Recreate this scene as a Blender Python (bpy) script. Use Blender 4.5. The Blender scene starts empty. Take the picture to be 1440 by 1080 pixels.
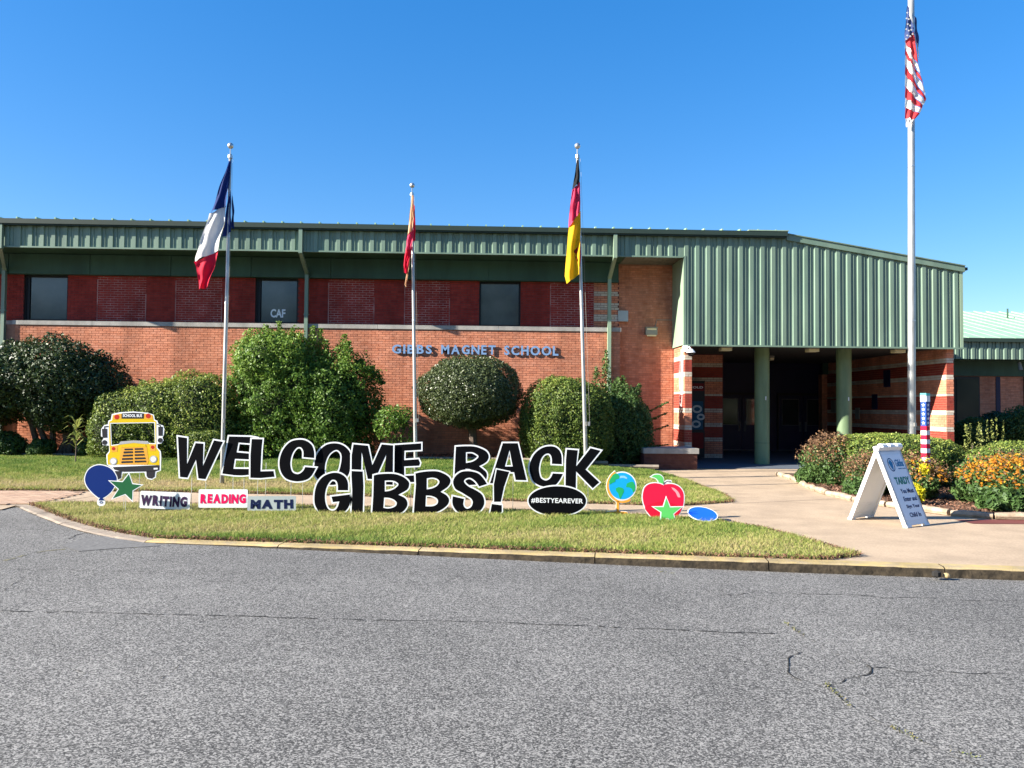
import bpy, math, random
import numpy as np
from mathutils import Vector, Matrix
from mathutils.geometry import tessellate_polygon
random.seed(7); rng = np.random.default_rng(7)
R = math.radians
S = bpy.context.scene
COL = S.collection

# ------------------------------------------------------------------ camera, world, sun, exposure
PSI, TH, PH, FPX, EYE = R(2.0), R(1.75), R(0.5), 1080.0, 1.6
D = Vector((math.sin(PSI)*math.cos(TH), math.cos(PSI)*math.cos(TH), math.sin(TH)))
RT = D.cross(Vector((0, 0, 1))).normalized(); UP = RT.cross(D)
R2 = RT*math.cos(PH)+UP*math.sin(PH); U2 = UP*math.cos(PH)-RT*math.sin(PH)
cam = bpy.data.cameras.new('camera'); camo = bpy.data.objects.new('camera', cam); COL.objects.link(camo)
cam.sensor_width = 36; cam.lens = 27; cam.clip_end = 2000; cam.clip_start = 0.05
camo.matrix_world = Matrix.Translation((0, 0, EYE)) @ Matrix((R2, U2, -D)).transposed().to_4x4()
S.camera = camo

SUN_EL, SUN_OFF = 25.5, 14.5        # elevation; angle off the facade line
tx, ty = -math.cos(R(SUN_OFF)), -math.sin(R(SUN_OFF))
W = bpy.data.worlds.new('World'); S.world = W; W.use_nodes = True
nt = W.node_tree; bg = nt.nodes['Background']
sky = nt.nodes.new('ShaderNodeTexSky'); sky.sky_type = 'NISHITA'; sky.sun_disc = False
sky.sun_elevation = R(SUN_EL); sky.sun_rotation = math.atan2(tx, ty)
sky.altitude = 100; sky.air_density = 1.0; sky.dust_density = 0.3; sky.ozone_density = 4.0
hs = nt.nodes.new('ShaderNodeHueSaturation'); hs.inputs['Saturation'].default_value = 1.69; hs.inputs['Hue'].default_value = 0.512; hs.inputs['Value'].default_value = 1.0
gm = nt.nodes.new('ShaderNodeGamma'); gm.inputs[1].default_value = 0.62
nt.links.new(sky.outputs[0], gm.inputs[0]); nt.links.new(gm.outputs[0], hs.inputs['Color']); nt.links.new(hs.outputs[0], bg.inputs[0]); bg.inputs[1].default_value = 0.116
sl = bpy.data.lights.new('sun', 'SUN'); slo = bpy.data.objects.new('sun', sl); COL.objects.link(slo)
sl.energy = 5.0; sl.angle = R(0.5); sl.color = (1.0, 0.93, 0.82)
tosun = Vector((tx*math.cos(R(SUN_EL)), ty*math.cos(R(SUN_EL)), math.sin(R(SUN_EL))))
slo.rotation_euler = tosun.to_track_quat('Z', 'Y').to_euler(); slo.location = (-20, -5, 20)
S.view_settings.view_transform = 'Standard'; S.view_settings.look = 'None'
S.view_settings.exposure = 1.8; S.view_settings.gamma = 1; S.view_settings.use_curve_mapping = False

# ------------------------------------------------------------------ measuring helpers (photo pixel -> place)
def ray(x, y): return D*FPX + R2*(x-720) - U2*(y-540)
def G(x, y, z=0.0):
    v = ray(x, y); k = (z-EYE)/v.z; return (v.x*k, v.y*k)
def P(x, y, Y):
    v = ray(x, y); k = Y/v.y; return (v.x*k, EYE+v.z*k)
def PX(x, Y, y=540): return P(x, y, Y)[0]
def PZ(x, y, Y): return P(x, y, Y)[1]

# ------------------------------------------------------------------ materials
M = {}
def mat(name, col, rough=0.8, col2=None, nscale=6, contrast=1.0, spec=0.3, metal=0.0, bump=0.0, bscale=40,
        tone=None, trans=0.0, alpha=None, stain=0.0, coat=0.0, stretch=None, detail=4):
    m = bpy.data.materials.new(name); m.use_nodes = True; n = m.node_tree; N = n.nodes; L = n.links
    b = N['Principled BSDF']; b.inputs['Roughness'].default_value = rough; b.inputs['Metallic'].default_value = metal
    b.inputs['Specular IOR Level'].default_value = spec
    if coat: b.inputs['Coat Weight'].default_value = coat
    tc = N.new('ShaderNodeTexCoord'); src = tc.outputs['Object']
    geo = N.new('ShaderNodeNewGeometry'); src = geo.outputs['Position']
    if stretch:
        mp = N.new('ShaderNodeMapping'); mp.inputs['Scale'].default_value = stretch
        L.new(src, mp.inputs[0]); src = mp.outputs[0]
    out = None
    base = N.new('ShaderNodeRGB'); base.outputs[0].default_value = (*col, 1); out = base.outputs[0]
    if col2:
        nz = N.new('ShaderNodeTexNoise'); nz.inputs['Scale'].default_value = nscale; nz.inputs['Detail'].default_value = detail
        L.new(src, nz.inputs['Vector'])
        mr = N.new('ShaderNodeMapRange'); mr.inputs[1].default_value = .5-.25/contrast; mr.inputs[2].default_value = .5+.25/contrast
        L.new(nz.outputs[0], mr.inputs[0])
        mx = N.new('ShaderNodeMix'); mx.data_type = 'RGBA'; L.new(mr.outputs[0], mx.inputs[0])
        mx.inputs[6].default_value = (*col, 1); mx.inputs[7].default_value = (*col2, 1); out = mx.outputs[2]
    if tone:
        at = N.new('ShaderNodeAttribute'); at.attribute_name = 'tone'
        oi = N.new('ShaderNodeObjectInfo')
        ad = N.new('ShaderNodeMath'); ad.operation = 'ADD'; L.new(at.outputs['Fac'], ad.inputs[0])
        if tone[0] == 'obj':
            L.new(oi.outputs['Random'], ad.inputs[1]); tone = tone[1:]
        else: ad.inputs[1].default_value = 0
        fr = N.new('ShaderNodeMath'); fr.operation = 'FRACT'; L.new(ad.outputs[0], fr.inputs[0])
        cr = N.new('ShaderNodeValToRGB'); L.new(fr.outputs[0], cr.inputs[0])
        cr.color_ramp.elements.remove(cr.color_ramp.elements[1])
        for i, (p, c) in enumerate(tone):
            e = cr.color_ramp.elements[0] if i == 0 else cr.color_ramp.elements.new(p)
            e.position = p; e.color = (*c, 1)
        if col2:
            m2 = N.new('ShaderNodeMix'); m2.data_type = 'RGBA'; m2.blend_type = 'MULTIPLY'; m2.inputs[0].default_value = 1
            L.new(out, m2.inputs[6]); L.new(cr.outputs[0], m2.inputs[7]); out = m2.outputs[2]
        else: out = cr.outputs[0]
    if stain:
        mp2 = N.new('ShaderNodeMapping'); mp2.inputs['Scale'].default_value = (1.3, 1.3, .28); L.new(geo.outputs['Position'], mp2.inputs[0])
        n2 = N.new('ShaderNodeTexNoise'); n2.inputs['Scale'].default_value = 1.1; n2.inputs['Detail'].default_value = 6; n2.inputs['Roughness'].default_value = .65; L.new(mp2.outputs[0], n2.inputs['Vector'])
        r2 = N.new('ShaderNodeMapRange'); r2.inputs[1].default_value = .38; r2.inputs[2].default_value = .6; r2.inputs[3].default_value = 1-stain; r2.inputs[4].default_value = 1.06; L.new(n2.outputs[0], r2.inputs[0])
        m3 = N.new('ShaderNodeMix'); m3.data_type = 'RGBA'; m3.blend_type = 'MULTIPLY'; m3.inputs[0].default_value = 1
        L.new(out, m3.inputs[6]); L.new(r2.outputs[0], m3.inputs[7]); out = m3.outputs[2]
    L.new(out, b.inputs['Base Color'])
    if bump:
        nb = N.new('ShaderNodeTexNoise'); nb.inputs['Scale'].default_value = bscale; nb.inputs['Detail'].default_value = 5
        L.new(src, nb.inputs['Vector']); bp = N.new('ShaderNodeBump'); bp.inputs['Strength'].default_value = bump
        bp.inputs['Distance'].default_value = 0.01
        L.new(nb.outputs[0], bp.inputs['Height']); L.new(bp.outputs[0], b.inputs['Normal'])
    if trans:
        tr = N.new('ShaderNodeBsdfTranslucent'); L.new(out, tr.inputs[0])
        ms = N.new('ShaderNodeMixShader'); ms.inputs[0].default_value = trans
        L.new(b.outputs[0], ms.inputs[1]); L.new(tr.outputs[0], ms.inputs[2])
        L.new(ms.outputs[0], N['Material Output'].inputs[0])
    M[name] = m; return m

BT = ['obj', (0, (.80, .78, .78)), (.25, (1, .98, .95)), (.5, (1.12, 1.1, 1.05)), (.75, (.92, .85, .8)), (1, (1.04, 1.08, 1.1))]
mat('brick_orange', (.62, .275, .175), .9, (.50, .19, .11), 9, 1, spec=.1, tone=BT, bump=.5, bscale=60, stain=0.28)
mat('brick_red', (.34, .048, .038), .85, (.26, .036, .030), 9, 1, spec=.1, tone=BT, bump=.4, bscale=60, stain=0.28)
mat('brick_band_red', (.27, .045, .03), .85, (.21, .032, .022), 9, 1, tone=BT, bump=.4, bscale=60)
mat('stone_band', (.55, .50, .42), .85, (.46, .42, .36), 8, 1, tone=BT, bump=.3, bscale=60, stain=0.28)
mat('mortar_orange', (.40, .19, .12), .95, (.30, .13, .08), 14)
mat('mortar_red', (.14, .055, .05), .95, (.09, .035, .035), 9)
mat('mortar_light', (.48, .29, .27), .95, (.22, .085, .08), 3, 1.6)
mat('sill_stone', (.40, .38, .34), .9, (.30, .29, .27), 4, bump=.3, stain=0.28)
mat('green_metal', (.165, .235, .175), .45, (.125, .195, .145), 2.2, 1, spec=.5, stretch=(1, 1, .25), stain=0.16)
mat('green_pale', (.26, .35, .24), .45, (.23, .32, .22), 1.5, spec=.5, stain=0.12)
mat('green_trim', (.026, .044, .036), .6, (.02, .036, .03), 2, spec=.25)
mat('green_panel', (.045, .10, .065), .6, (.035, .08, .052), 1.2, spec=.3, stain=0.28)
mat('green_roof', (.30, .46, .30), .5, (.26, .42, .27), 1.5, spec=.4, stain=0.15)
mat('soffit_tan', (.22, .19, .15), .8, (.17, .15, .12), 3, stain=0.28)
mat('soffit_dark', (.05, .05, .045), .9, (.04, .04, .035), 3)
mat('column_green', (.17, .25, .13), .5, (.14, .21, .11), 1.8, spec=.4, stain=0.28)
mat('navy', (.012, .014, .05), .45, (.009, .011, .04), 2)
mat('dark_frame', (.012, .013, .014), .5)
mat('glass_dark', (.02, .024, .024), .08, spec=.5)
mat('glass_blind', (.10, .11, .10), .12, (.05, .056, .054), 1.3, 1.4, spec=.8)
mat('door_metal', (.16, .16, .16), .5, (.12, .12, .12), 20, metal=.6)
mat('aluminium', (.55, .56, .56), .38, (.45, .46, .46), 20, metal=.85)
mat('pole_white', (.50, .50, .48), .40, (.34, .34, .32), 9, 1.4, metal=.55, spec=.5, stretch=(1, 1, .3))
mat('white_plastic', (.78, .79, .78), .45, (.70, .71, .70), 4)
mat('white_board', (.80, .82, .83), .4, (.74, .77, .78), 3)
mat('grey_board', (.40, .45, .45), .4, (.34, .39, .40), 3)
mat('black_board', (.003, .0033, .0045), .5, (.0045, .0045, .006), 2, spec=.05)
mat('black', (.008, .008, .009), .5)
mat('letter_blue', (.20, .33, .54), .4, (.17, .29, .48), 6, spec=.5)
mat('stone_white', (.62, .60, .55), .9)
mat('asphalt', (.03, .03, .033), .92)
mat('concrete', (.46, .345, .235), .9, (.33, .25, .17), 38, .9, bump=.5, bscale=160, stain=0.14)
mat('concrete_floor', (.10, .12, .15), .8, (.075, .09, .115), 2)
mat('paver', (.44, .31, .22), .9, (.36, .24, .17), 6, tone=BT, bump=.4, bscale=80)
mat('joint_dark', (.10, .08, .065), .95)
mat('joint_sand', (.34, .26, .2), .95)
mat('kerb_yellow', (.44, .33, .13), .85, (.34, .27, .17), 7, 1.3, bump=.6, bscale=60, stain=0.28)
mat('kerb_concrete', (.32, .27, .21), .9, (.24, .19, .15), 6, 1.2, bump=.6, bscale=60, stain=0.28)
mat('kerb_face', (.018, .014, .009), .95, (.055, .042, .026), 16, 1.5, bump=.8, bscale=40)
mat('soil', (.05, .038, .02), 1, (.09, .075, .035), 9, 1, bump=.8, bscale=40)
mat('mulch', (.07, .04, .026), 1, (.14, .08, .05), 20, 1.3, bump=1, bscale=60)
mat('mulch_chip', (.1, .1, .1), 1, tone=[(0, (.05, .025, .015)), (.5, (.16, .08, .05)), (1, (.30, .17, .11))])
mat('grass_blade', (.1, .1, .1), .7, tone=[(0, (.50, .39, .22)), (.3, (.42, .37, .15)), (.62, (.29, .33, .075)), (.85, (.18, .26, .045)), (1, (.09, .17, .028))], trans=.35)
mat('leaf_dark', (.1, .1, .1), .5, spec=.4, tone=[(0, (.02, .035, .012)), (.5, (.035, .06, .018)), (.85, (.055, .095, .025)), (1, (.10, .14, .05))], trans=.12)
mat('leaf_olive', (.1, .1, .1), .42, spec=.5, tone=[(0, (.04, .055, .02)), (.5, (.065, .09, .03)), (1, (.13, .16, .06))], trans=.15)
mat('leaf_bright', (.1, .1, .1), .5, tone=[(0, (.05, .10, .02)), (.5, (.10, .19, .03)), (1, (.20, .30, .05))], trans=.35)
mat('leaf_hedge', (.1, .1, .1), .5, tone=[(0, (.05, .09, .02)), (.5, (.13, .19, .035)), (.8, (.26, .31, .06)), (1, (.40, .42, .10))], trans=.3)  # brightest tones hold the sunlit yellow highlights of hedge leaves
mat('leaf_mid', (.1, .1, .1), .5, tone=[(0, (.03, .06, .02)), (.5, (.06, .12, .03)), (1, (.13, .2, .06))], trans=.25)
mat('leaf_core', (.022, .03, .012), 1)  # shade inside the foliage put into a dark core colour
mat('leaf_palm', (.1, .1, .1), .5, tone=[(0, (.16, .2, .05)), (1, (.34, .36, .1))], trans=.3)
mat('seedhead', (.1, .1, .1), .9, tone=[(0, (.05, .03, .015)), (.6, (.16, .085, .045)), (1, (.32, .21, .11))], trans=.1)
mat('petal_orange', (.1, .1, .1), .6, tone=[(0, (.45, .14, .01)), (.6, (.62, .26, .012)), (1, (.66, .38, .03))], trans=.3)
mat('petal_yellow', (.1, .1, .1), .6, tone=[(0, (.6, .55, .02)), (1, (.8, .75, .05))], trans=.4)
mat('bark', (.07, .05, .04), .95, (.13, .10, .08), 14, bump=.8, bscale=40)
mat('timber', (.20, .15, .10), .95, (.42, .33, .24), 8, 1.3, bump=.8, bscale=30)
mat('camera_dome', (.01, .01, .012), .1, spec=.6)
mat('lamp_lens', (.70, .62, .38), .4)
mat('lamp_house', (.25, .24, .2), .6)
def flagmat(n, c): mat(n, c, .75, tuple(k*.88 for k in c), 5, trans=.45)
flagmat('f_blue', (.012, .035, .17)); flagmat('f_white', (.80, .79, .76)); flagmat('f_red', (.72, .012, .05))
flagmat('f_black', (.010, .010, .012)); flagmat('f_pink', (.70, .05, .13)); flagmat('f_gold', (.86, .52, .008))
flagmat('f_canton', (.05, .08, .22)); flagmat('f_usred', (.62, .05, .06)); flagmat('f_cream', (.78, .50, .30)); flagmat('f_darkred', (.25, .01, .01))
for n, c in dict(bus_yellow=(.66, .46, .012), bus_orange=(.75, .36, .05), bus_dark=(.03, .03, .035), bus_red=(.45, .03, .02), bus_grey=(.4, .4, .4),
                 balloon_blue=(.002, .022, .15), star_green=(.018, .12, .045), star_lime=(.12, .58, .14), apple_red=(.78, .015, .06), apple_dark=(.66, .012, .045),
                 apple_shine=(.85, .35, .38), globe_blue=(.01, .36, .75), globe_green=(.02, .38, .13), globe_orange=(.80, .35, .05), globe_light=(.25, .55, .85),
                 text_purple=(.05, .025, .07), text_pink=(.75, .008, .10), text_navy=(.008, .015, .06), text_green=(.04, .22, .16), text_dark=(.02, .04, .12),
                 post_blue=(.02, .06, .28), post_red=(.62, .01, .04), post_teal=(.1, .5, .48), sign_blueprint=(.03, .20, .38), vend_red=(.16, .012, .012), vend_blue=(.015, .07, .13),
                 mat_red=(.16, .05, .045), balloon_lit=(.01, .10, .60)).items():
    mat(n, c, .5, tuple(k*.93 for k in c), 3, spec=.12)

mat('crack', (.018, .017, .016), 1)
# asphalt: pale aggregate in dark binder
def build_asphalt():
    m = M['asphalt']; n = m.node_tree; N = n.nodes; L = n.links; b = N['Principled BSDF']
    g = N.new('ShaderNodeNewGeometry')
    def noise(s, d=2, r=.5):
        z = N.new('ShaderNodeTexNoise'); z.inputs['Scale'].default_value = s; z.inputs['Detail'].default_value = d
        z.inputs['Roughness'].default_value = r; L.new(g.outputs['Position'], z.inputs['Vector']); return z.outputs[0]
    def mul(a, bb, op='MULTIPLY'):
        q = N.new('ShaderNodeMath'); q.operation = op
        for i, v in enumerate((a, bb)):
            if isinstance(v, (int, float)): q.inputs[i].default_value = v
            else: L.new(v, q.inputs[i])
        return q.outputs[0]
    vo = N.new('ShaderNodeTexVoronoi'); vo.inputs['Scale'].default_value = 120; L.new(g.outputs['Position'], vo.inputs['Vector'])
    sep = N.new('ShaderNodeSeparateColor'); L.new(vo.outputs['Color'], sep.inputs[0])
    stone = sep.outputs[0]
    big = noise(.55, 3); mid = noise(3.5, 3)
    v = mul(mul(stone, .85), mul(noise(170, 1), .5), 'ADD')
    v = mul(v, mul(mul(big, .36), mul(mid, .12), 'ADD'), 'ADD')
    cr = N.new('ShaderNodeValToRGB'); L.new(mul(v, .72), cr.inputs[0])
    el = cr.color_ramp.elements; el[0].position = .33; el[0].color = (.025, .0245, .0235, 1)
    el[1].position = .97; el[1].color = (.32, .308, .283, 1); q = el.new(.62); q.color = (.096, .0935, .088, 1)
    L.new(cr.outputs[0], b.inputs['Base Color'])
    bp = N.new('ShaderNodeBump'); bp.inputs['Strength'].default_value = .45; bp.inputs['Distance'].default_value = .005
    L.new(stone, bp.inputs['Height']); L.new(bp.outputs[0], b.inputs['Normal'])
build_asphalt()

# ------------------------------------------------------------------ object helpers
def link(name, me, parent=None, loc=None):
    o = bpy.data.objects.new(name, me); COL.objects.link(o)
    if parent is not None:
        o.parent = parent; w = world_loc(parent); o.location = -w if loc is None else Vector(loc)-w
    elif loc is not None: o.location = loc
    return o
_wl = {}
def world_loc(o):
    l = Vector(o.location)
    while o.parent: o = o.parent; l += o.location
    return l
def thing(name, label, cat, loc=(0, 0, 0), group=None):
    o = bpy.data.objects.new(name, None); COL.objects.link(o); o.location = loc; o.empty_display_size = .2
    o['label'] = label; o['category'] = cat
    if group: o['group'] = group
    return o
def struct(o): o['kind'] = 'structure'; return o
def stuff(o): o['kind'] = 'stuff'; return o

class MB:
    def __init__(s): s.v = []; s.f = []; s.m = []; s.t = []
    def poly(s, pts, mi=0, t=0.0):
        i = len(s.v); s.v += [tuple(p) for p in pts]; s.f.append(tuple(range(i, i+len(pts)))); s.m.append(mi); s.t.append(t)
    def box(s, x0, x1, y0, y1, z0, z1, mi=0, t=0.0, skip=()):
        i = len(s.v); s.v += [(x0, y0, z0), (x1, y0, z0), (x1, y1, z0), (x0, y1, z0), (x0, y0, z1), (x1, y0, z1), (x1, y1, z1), (x0, y1, z1)]
        F = dict(b=(0, 3, 2, 1), t=(4, 5, 6, 7), f=(0, 1, 5, 4), r=(1, 2, 6, 5), k=(2, 3, 7, 6), l=(3, 0, 4, 7))
        for k, q in F.items():
            if k in skip: continue
            s.f.append(tuple(i+a for a in q)); s.m.append(mi); s.t.append(t)
        return s
    def tube(s, pts, rad, n=10, mi=0, cap=True):
        pts = [Vector(p) for p in pts]; rs = rad if isinstance(rad, (list, tuple)) else [rad]*len(pts); rings = []
        for k, p in enumerate(pts):
            d = (pts[min(k+1, len(pts)-1)]-pts[max(k-1, 0)]).normalized()
            a = d.cross(Vector((0, 0, 1)));  a = a.normalized() if a.length > 1e-3 else Vector((1, 0, 0)); b = d.cross(a)
            i = len(s.v); rings.append(i)
            for j in range(n):
                q = 2*math.pi*j/n; s.v.append(tuple(p+a*math.cos(q)*rs[k]+b*math.sin(q)*rs[k]))
        for k in range(len(pts)-1):
            for j in range(n):
                a, b = rings[k]+j, rings[k]+(j+1) % n; c, dd = rings[k+1]+(j+1) % n, rings[k+1]+j
                s.f.append((a, b, c, dd)); s.m.append(mi); s.t.append(0)
        if cap:
            s.f.append(tuple(rings[0]+j for j in range(n))[::-1]); s.m.append(mi); s.t.append(0)
            s.f.append(tuple(rings[-1]+j for j in range(n))); s.m.append(mi); s.t.append(0)
        return s
    def sphere(s, c, r, n=12, mi=0, sz=1.0, z0=-1.0):
        rings = []
        m = n//2
        for k in range(m+1):
            a = math.pi*k/m - math.pi/2; zz = math.sin(a); 
            if zz < z0: zz = z0
            rr = math.sqrt(max(0, 1-zz*zz)) if zz > z0 or k == 0 else math.sqrt(max(0, 1-zz*zz))
            i = len(s.v); rings.append(i)
            for j in range(n):
                q = 2*math.pi*j/n; s.v.append((c[0]+rr*r*math.cos(q), c[1]+rr*r*math.sin(q), c[2]+zz*r*sz))
        for k in range(m):
            for j in range(n):
                s.f.append((rings[k]+j, rings[k]+(j+1) % n, rings[k+1]+(j+1) % n, rings[k+1]+j)); s.m.append(mi); s.t.append(0)
        return s
    def build(s, name, mats, parent=None, loc=None, smooth=False):
        me = s.mesh(name, mats, smooth); return link(name, me, parent, loc)
    def mesh(s, name, mats, smooth=False):
        me = bpy.data.meshes.new(name); me.from_pydata(s.v, [], s.f)
        if isinstance(mats, str): mats = [mats]
        for k in mats: me.materials.append(M[k])
        me.polygons.foreach_set('material_index', s.m)
        if any(s.t):
            a = me.attributes.new('tone', 'FLOAT', 'FACE'); a.data.foreach_set('value', s.t)
        if smooth: me.polygons.foreach_set('use_smooth', [True]*len(s.f)); 
        me.update(); return me

# ---- plates cut to an outline (yard signs): loops of (x, z)
def smooth_loop(pts):
    """pts: (x, y, smooth?) -> dense list"""
    n = len(pts); out = []
    for i in range(n):
        p0, p1, p2, p3 = pts[i-1], pts[i], pts[(i+1) % n], pts[(i+2) % n]
        out.append((p1[0], p1[1]))
        if not (p1[2] or p2[2]): continue
        t1 = ((p2[0]-p0[0])/2, (p2[1]-p0[1])/2) if p1[2] else (p2[0]-p1[0], p2[1]-p1[1])
        t2 = ((p3[0]-p1[0])/2, (p3[1]-p1[1])/2) if p2[2] else (p2[0]-p1[0], p2[1]-p1[1])
        L = math.hypot(p2[0]-p1[0], p2[1]-p1[1])
        def cl(t):
            l = math.hypot(*t) or 1; k = min(1, 1.2*L/l); return (t[0]*k, t[1]*k)
        t1, t2 = cl(t1), cl(t2)
        for s_ in (.25, .5, .75):
            a = 2*s_**3-3*s_**2+1; b = s_**3-2*s_**2+s_; c = -2*s_**3+3*s_**2; d_ = s_**3-s_**2
            out.append((a*p1[0]+b*t1[0]+c*p2[0]+d_*t2[0], a*p1[1]+b*t1[1]+c*p2[1]+d_*t2[1]))
    return out
def area(l): return .5*sum(l[i-1][0]*l[i][1]-l[i][0]*l[i-1][1] for i in range(len(l)))
def offset(l, d):
    """grow a loop outward by d (negative shrinks)"""
    if area(l) < 0: l = l[::-1]
    n = len(l); out = []
    for i in range(n):
        a, b, c = l[i-1], l[i], l[(i+1) % n]
        e1 = Vector((b[0]-a[0], b[1]-a[1])); e2 = Vector((c[0]-b[0], c[1]-b[1]))
        if e1.length < 1e-7 or e2.length < 1e-7: out.append(b); continue
        e1.normalize(); e2.normalize()
        n1 = Vector((e1.y, -e1.x)); n2 = Vector((e2.y, -e2.x)); m = n1+n2
        if m.length < .35: m = n1*1.0; k = d
        else:
            m.normalize(); k = d/max(.42, m.dot(n1))
        out.append((b[0]+m.x*k, b[1]+m.y*k))
    return out
def plate(mb, loops, yf, yb, mi=0, mi_side=None):
    """front face at y=yf (toward the camera), back at yb"""
    if mi_side is None: mi_side = mi
    vv = [[Vector((x, z, 0)) for x, z in l] for l in loops]
    tris = tessellate_polygon(vv); flat = [p for l in loops for p in l]; n = len(flat); i0 = len(mb.v)
    mb.v += [(x, yf, z) for x, z in flat]+[(x, yb, z) for x, z in flat]
    for a, b, c in tris:
        A, B, C_ = flat[a], flat[b], flat[c]
        ar = (B[0]-A[0])*(C_[1]-A[1])-(C_[0]-A[0])*(B[1]-A[1])
        if ar < 0: a, c = c, a
        mb.f.append((i0+a, i0+b, i0+c)); mb.m.append(mi); mb.t.append(0)
        mb.f.append((i0+n+c, i0+n+b, i0+n+a)); mb.m.append(mi_side); mb.t.append(0)
    k = 0
    for l in loops:
        m = len(l)
        for j in range(m):
            a, b = i0+k+j, i0+k+(j+1) % m
            mb.f.append((a, b, b+n, a+n)); mb.m.append(mi_side); mb.t.append(0)
        k += m
def parse(s, ox, oy, sc, Y):
    out = []
    for tok in s.split():
        sm = tok.endswith('*'); a, b = tok.rstrip('*').split(',')
        x, z = P(ox+float(a)/sc, oy+float(b)/sc, Y); out.append((x, z, sm))
    return smooth_loop(out)
def circle(cx, cz, rx, rz=None, n=32):
    rz = rz or rx; return [(cx+rx*math.cos(2*math.pi*i/n), cz+rz*math.sin(2*math.pi*i/n)) for i in range(n)]
def rrect(x0, x1, z0, z1, r, n=4):
    out = []
    for cx, cz, a in ((x1-r, z1-r, 0), (x0+r, z1-r, 90), (x0+r, z0+r, 180), (x1-r, z0+r, 270)):
        for k in range(n+1): q = R(a+90*k/n); out.append((cx+r*math.cos(q), cz+r*math.sin(q)))
    return out

# ---- text with the built-in font
_tc = {}
def text_geo(txt, bold=.0, extr=0.0, space=1.0):
    key = (txt, bold, extr, space)
    if key in _tc: return _tc[key]
    cu = bpy.data.curves.new('t', 'FONT'); cu.body = txt; cu.size = 1; cu.offset = bold; cu.extrude = extr; cu.space_character = space
    cu.resolution_u = 3
    o = bpy.data.objects.new('t', cu); COL.objects.link(o); dg = bpy.context.evaluated_depsgraph_get(); dg.update()
    me = bpy.data.meshes.new_from_object(o.evaluated_get(dg))
    v = np.array([x.co[:] for x in me.vertices]); f = [tuple(p.vertices) for p in me.polygons]
    bpy.data.objects.remove(o); bpy.data.curves.remove(cu); bpy.data.meshes.remove(me)
    _tc[key] = (v, f); return v, f
def text_fit(mb, txt, x0, x1, z0, z1, y, depth, mi=0, bold=.02, tilt=0.0, fn=None, space=1.0):
    """letters filling the box, front at y, extruded back by depth; fn maps (x,y,z) afterwards"""
    v, f = text_geo(txt, bold, .5, space)
    lo, hi = v.min(0), v.max(0); i = len(mb.v); cx, cz = (x0+x1)/2, (z0+z1)/2
    for p in v:
        a = (p[0]-lo[0])/(hi[0]-lo[0]); b = (p[1]-lo[1])/(hi[1]-lo[1]); c = (p[2]-lo[2])/(hi[2]-lo[2]) if hi[2] > lo[2] else 0
        x = x0+a*(x1-x0); z = z0+b*(z1-z0)
        if tilt:
            dx, dz = x-cx, z-cz; x = cx+dx*math.cos(tilt)-dz*math.sin(tilt); z = cz+dx*math.sin(tilt)+dz*math.cos(tilt)
        q = (x, y+(1-c)*depth, z); mb.v.append(fn(q) if fn else q)
    for q in f: mb.f.append(tuple(i+k for k in q)); mb.m.append(mi); mb.t.append(0)

# ---- leaves and blades in bulk
def quadmesh(name, V, nper, tone, mats, parent, mi=None):
    n = len(V)//nper; me = bpy.data.meshes.new(name); me.vertices.add(n*nper); me.vertices.foreach_set('co', V.astype(np.float32).ravel())
    me.loops.add(n*nper); me.loops.foreach_set('vertex_index', np.arange(n*nper, dtype=np.int32))
    me.polygons.add(n); me.polygons.foreach_set('loop_start', np.arange(0, n*nper, nper, dtype=np.int32))
    if isinstance(mats, str): mats = [mats]
    for k in mats: me.materials.append(M[k])
    if mi is not None: me.polygons.foreach_set('material_index', mi.astype(np.int32))
    a = me.attributes.new('tone', 'FLOAT', 'FACE'); a.data.foreach_set('value', tone.astype(np.float32))
    me.update(calc_edges=True); me.validate()
    return link(name, me, parent)
def leaves(name, pts, nrm, size, matn, parent, ratio=.55, jitter=.7, tone=None, droop=0):
    n = len(pts); nn = nrm+rng.normal(0, jitter, (n, 3)); nn /= np.linalg.norm(nn, axis=1)[:, None]+1e-9
    t = rng.normal(0, 1, (n, 3)); t[:, 2] += droop; t -= (t*nn).sum(1)[:, None]*nn; t /= np.linalg.norm(t, axis=1)[:, None]+1e-9
    b = np.cross(nn, t); L = (size*rng.uniform(.6, 1.3, n))[:, None]
    V = np.stack([pts-t*L/2, pts+b*L*ratio/2+nn*L*.08, pts+t*L/2, pts-b*L*ratio/2+nn*L*.08], 1).reshape(-1, 3)
    if tone is None: tone = np.clip(rng.normal(.5, .22, n), 0, .999)
    return quadmesh(name, V, 4, tone, matn, parent)
def wob(p, s, seed):
    r = np.random.default_rng(seed); out = np.zeros(len(p))
    for k in range(6):
        w = r.normal(0, 1, 3)*s*(1+.5*k); out += np.sin(p@w+r.uniform(0, 6.3))/(1+.5*k)
    return out/3
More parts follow.
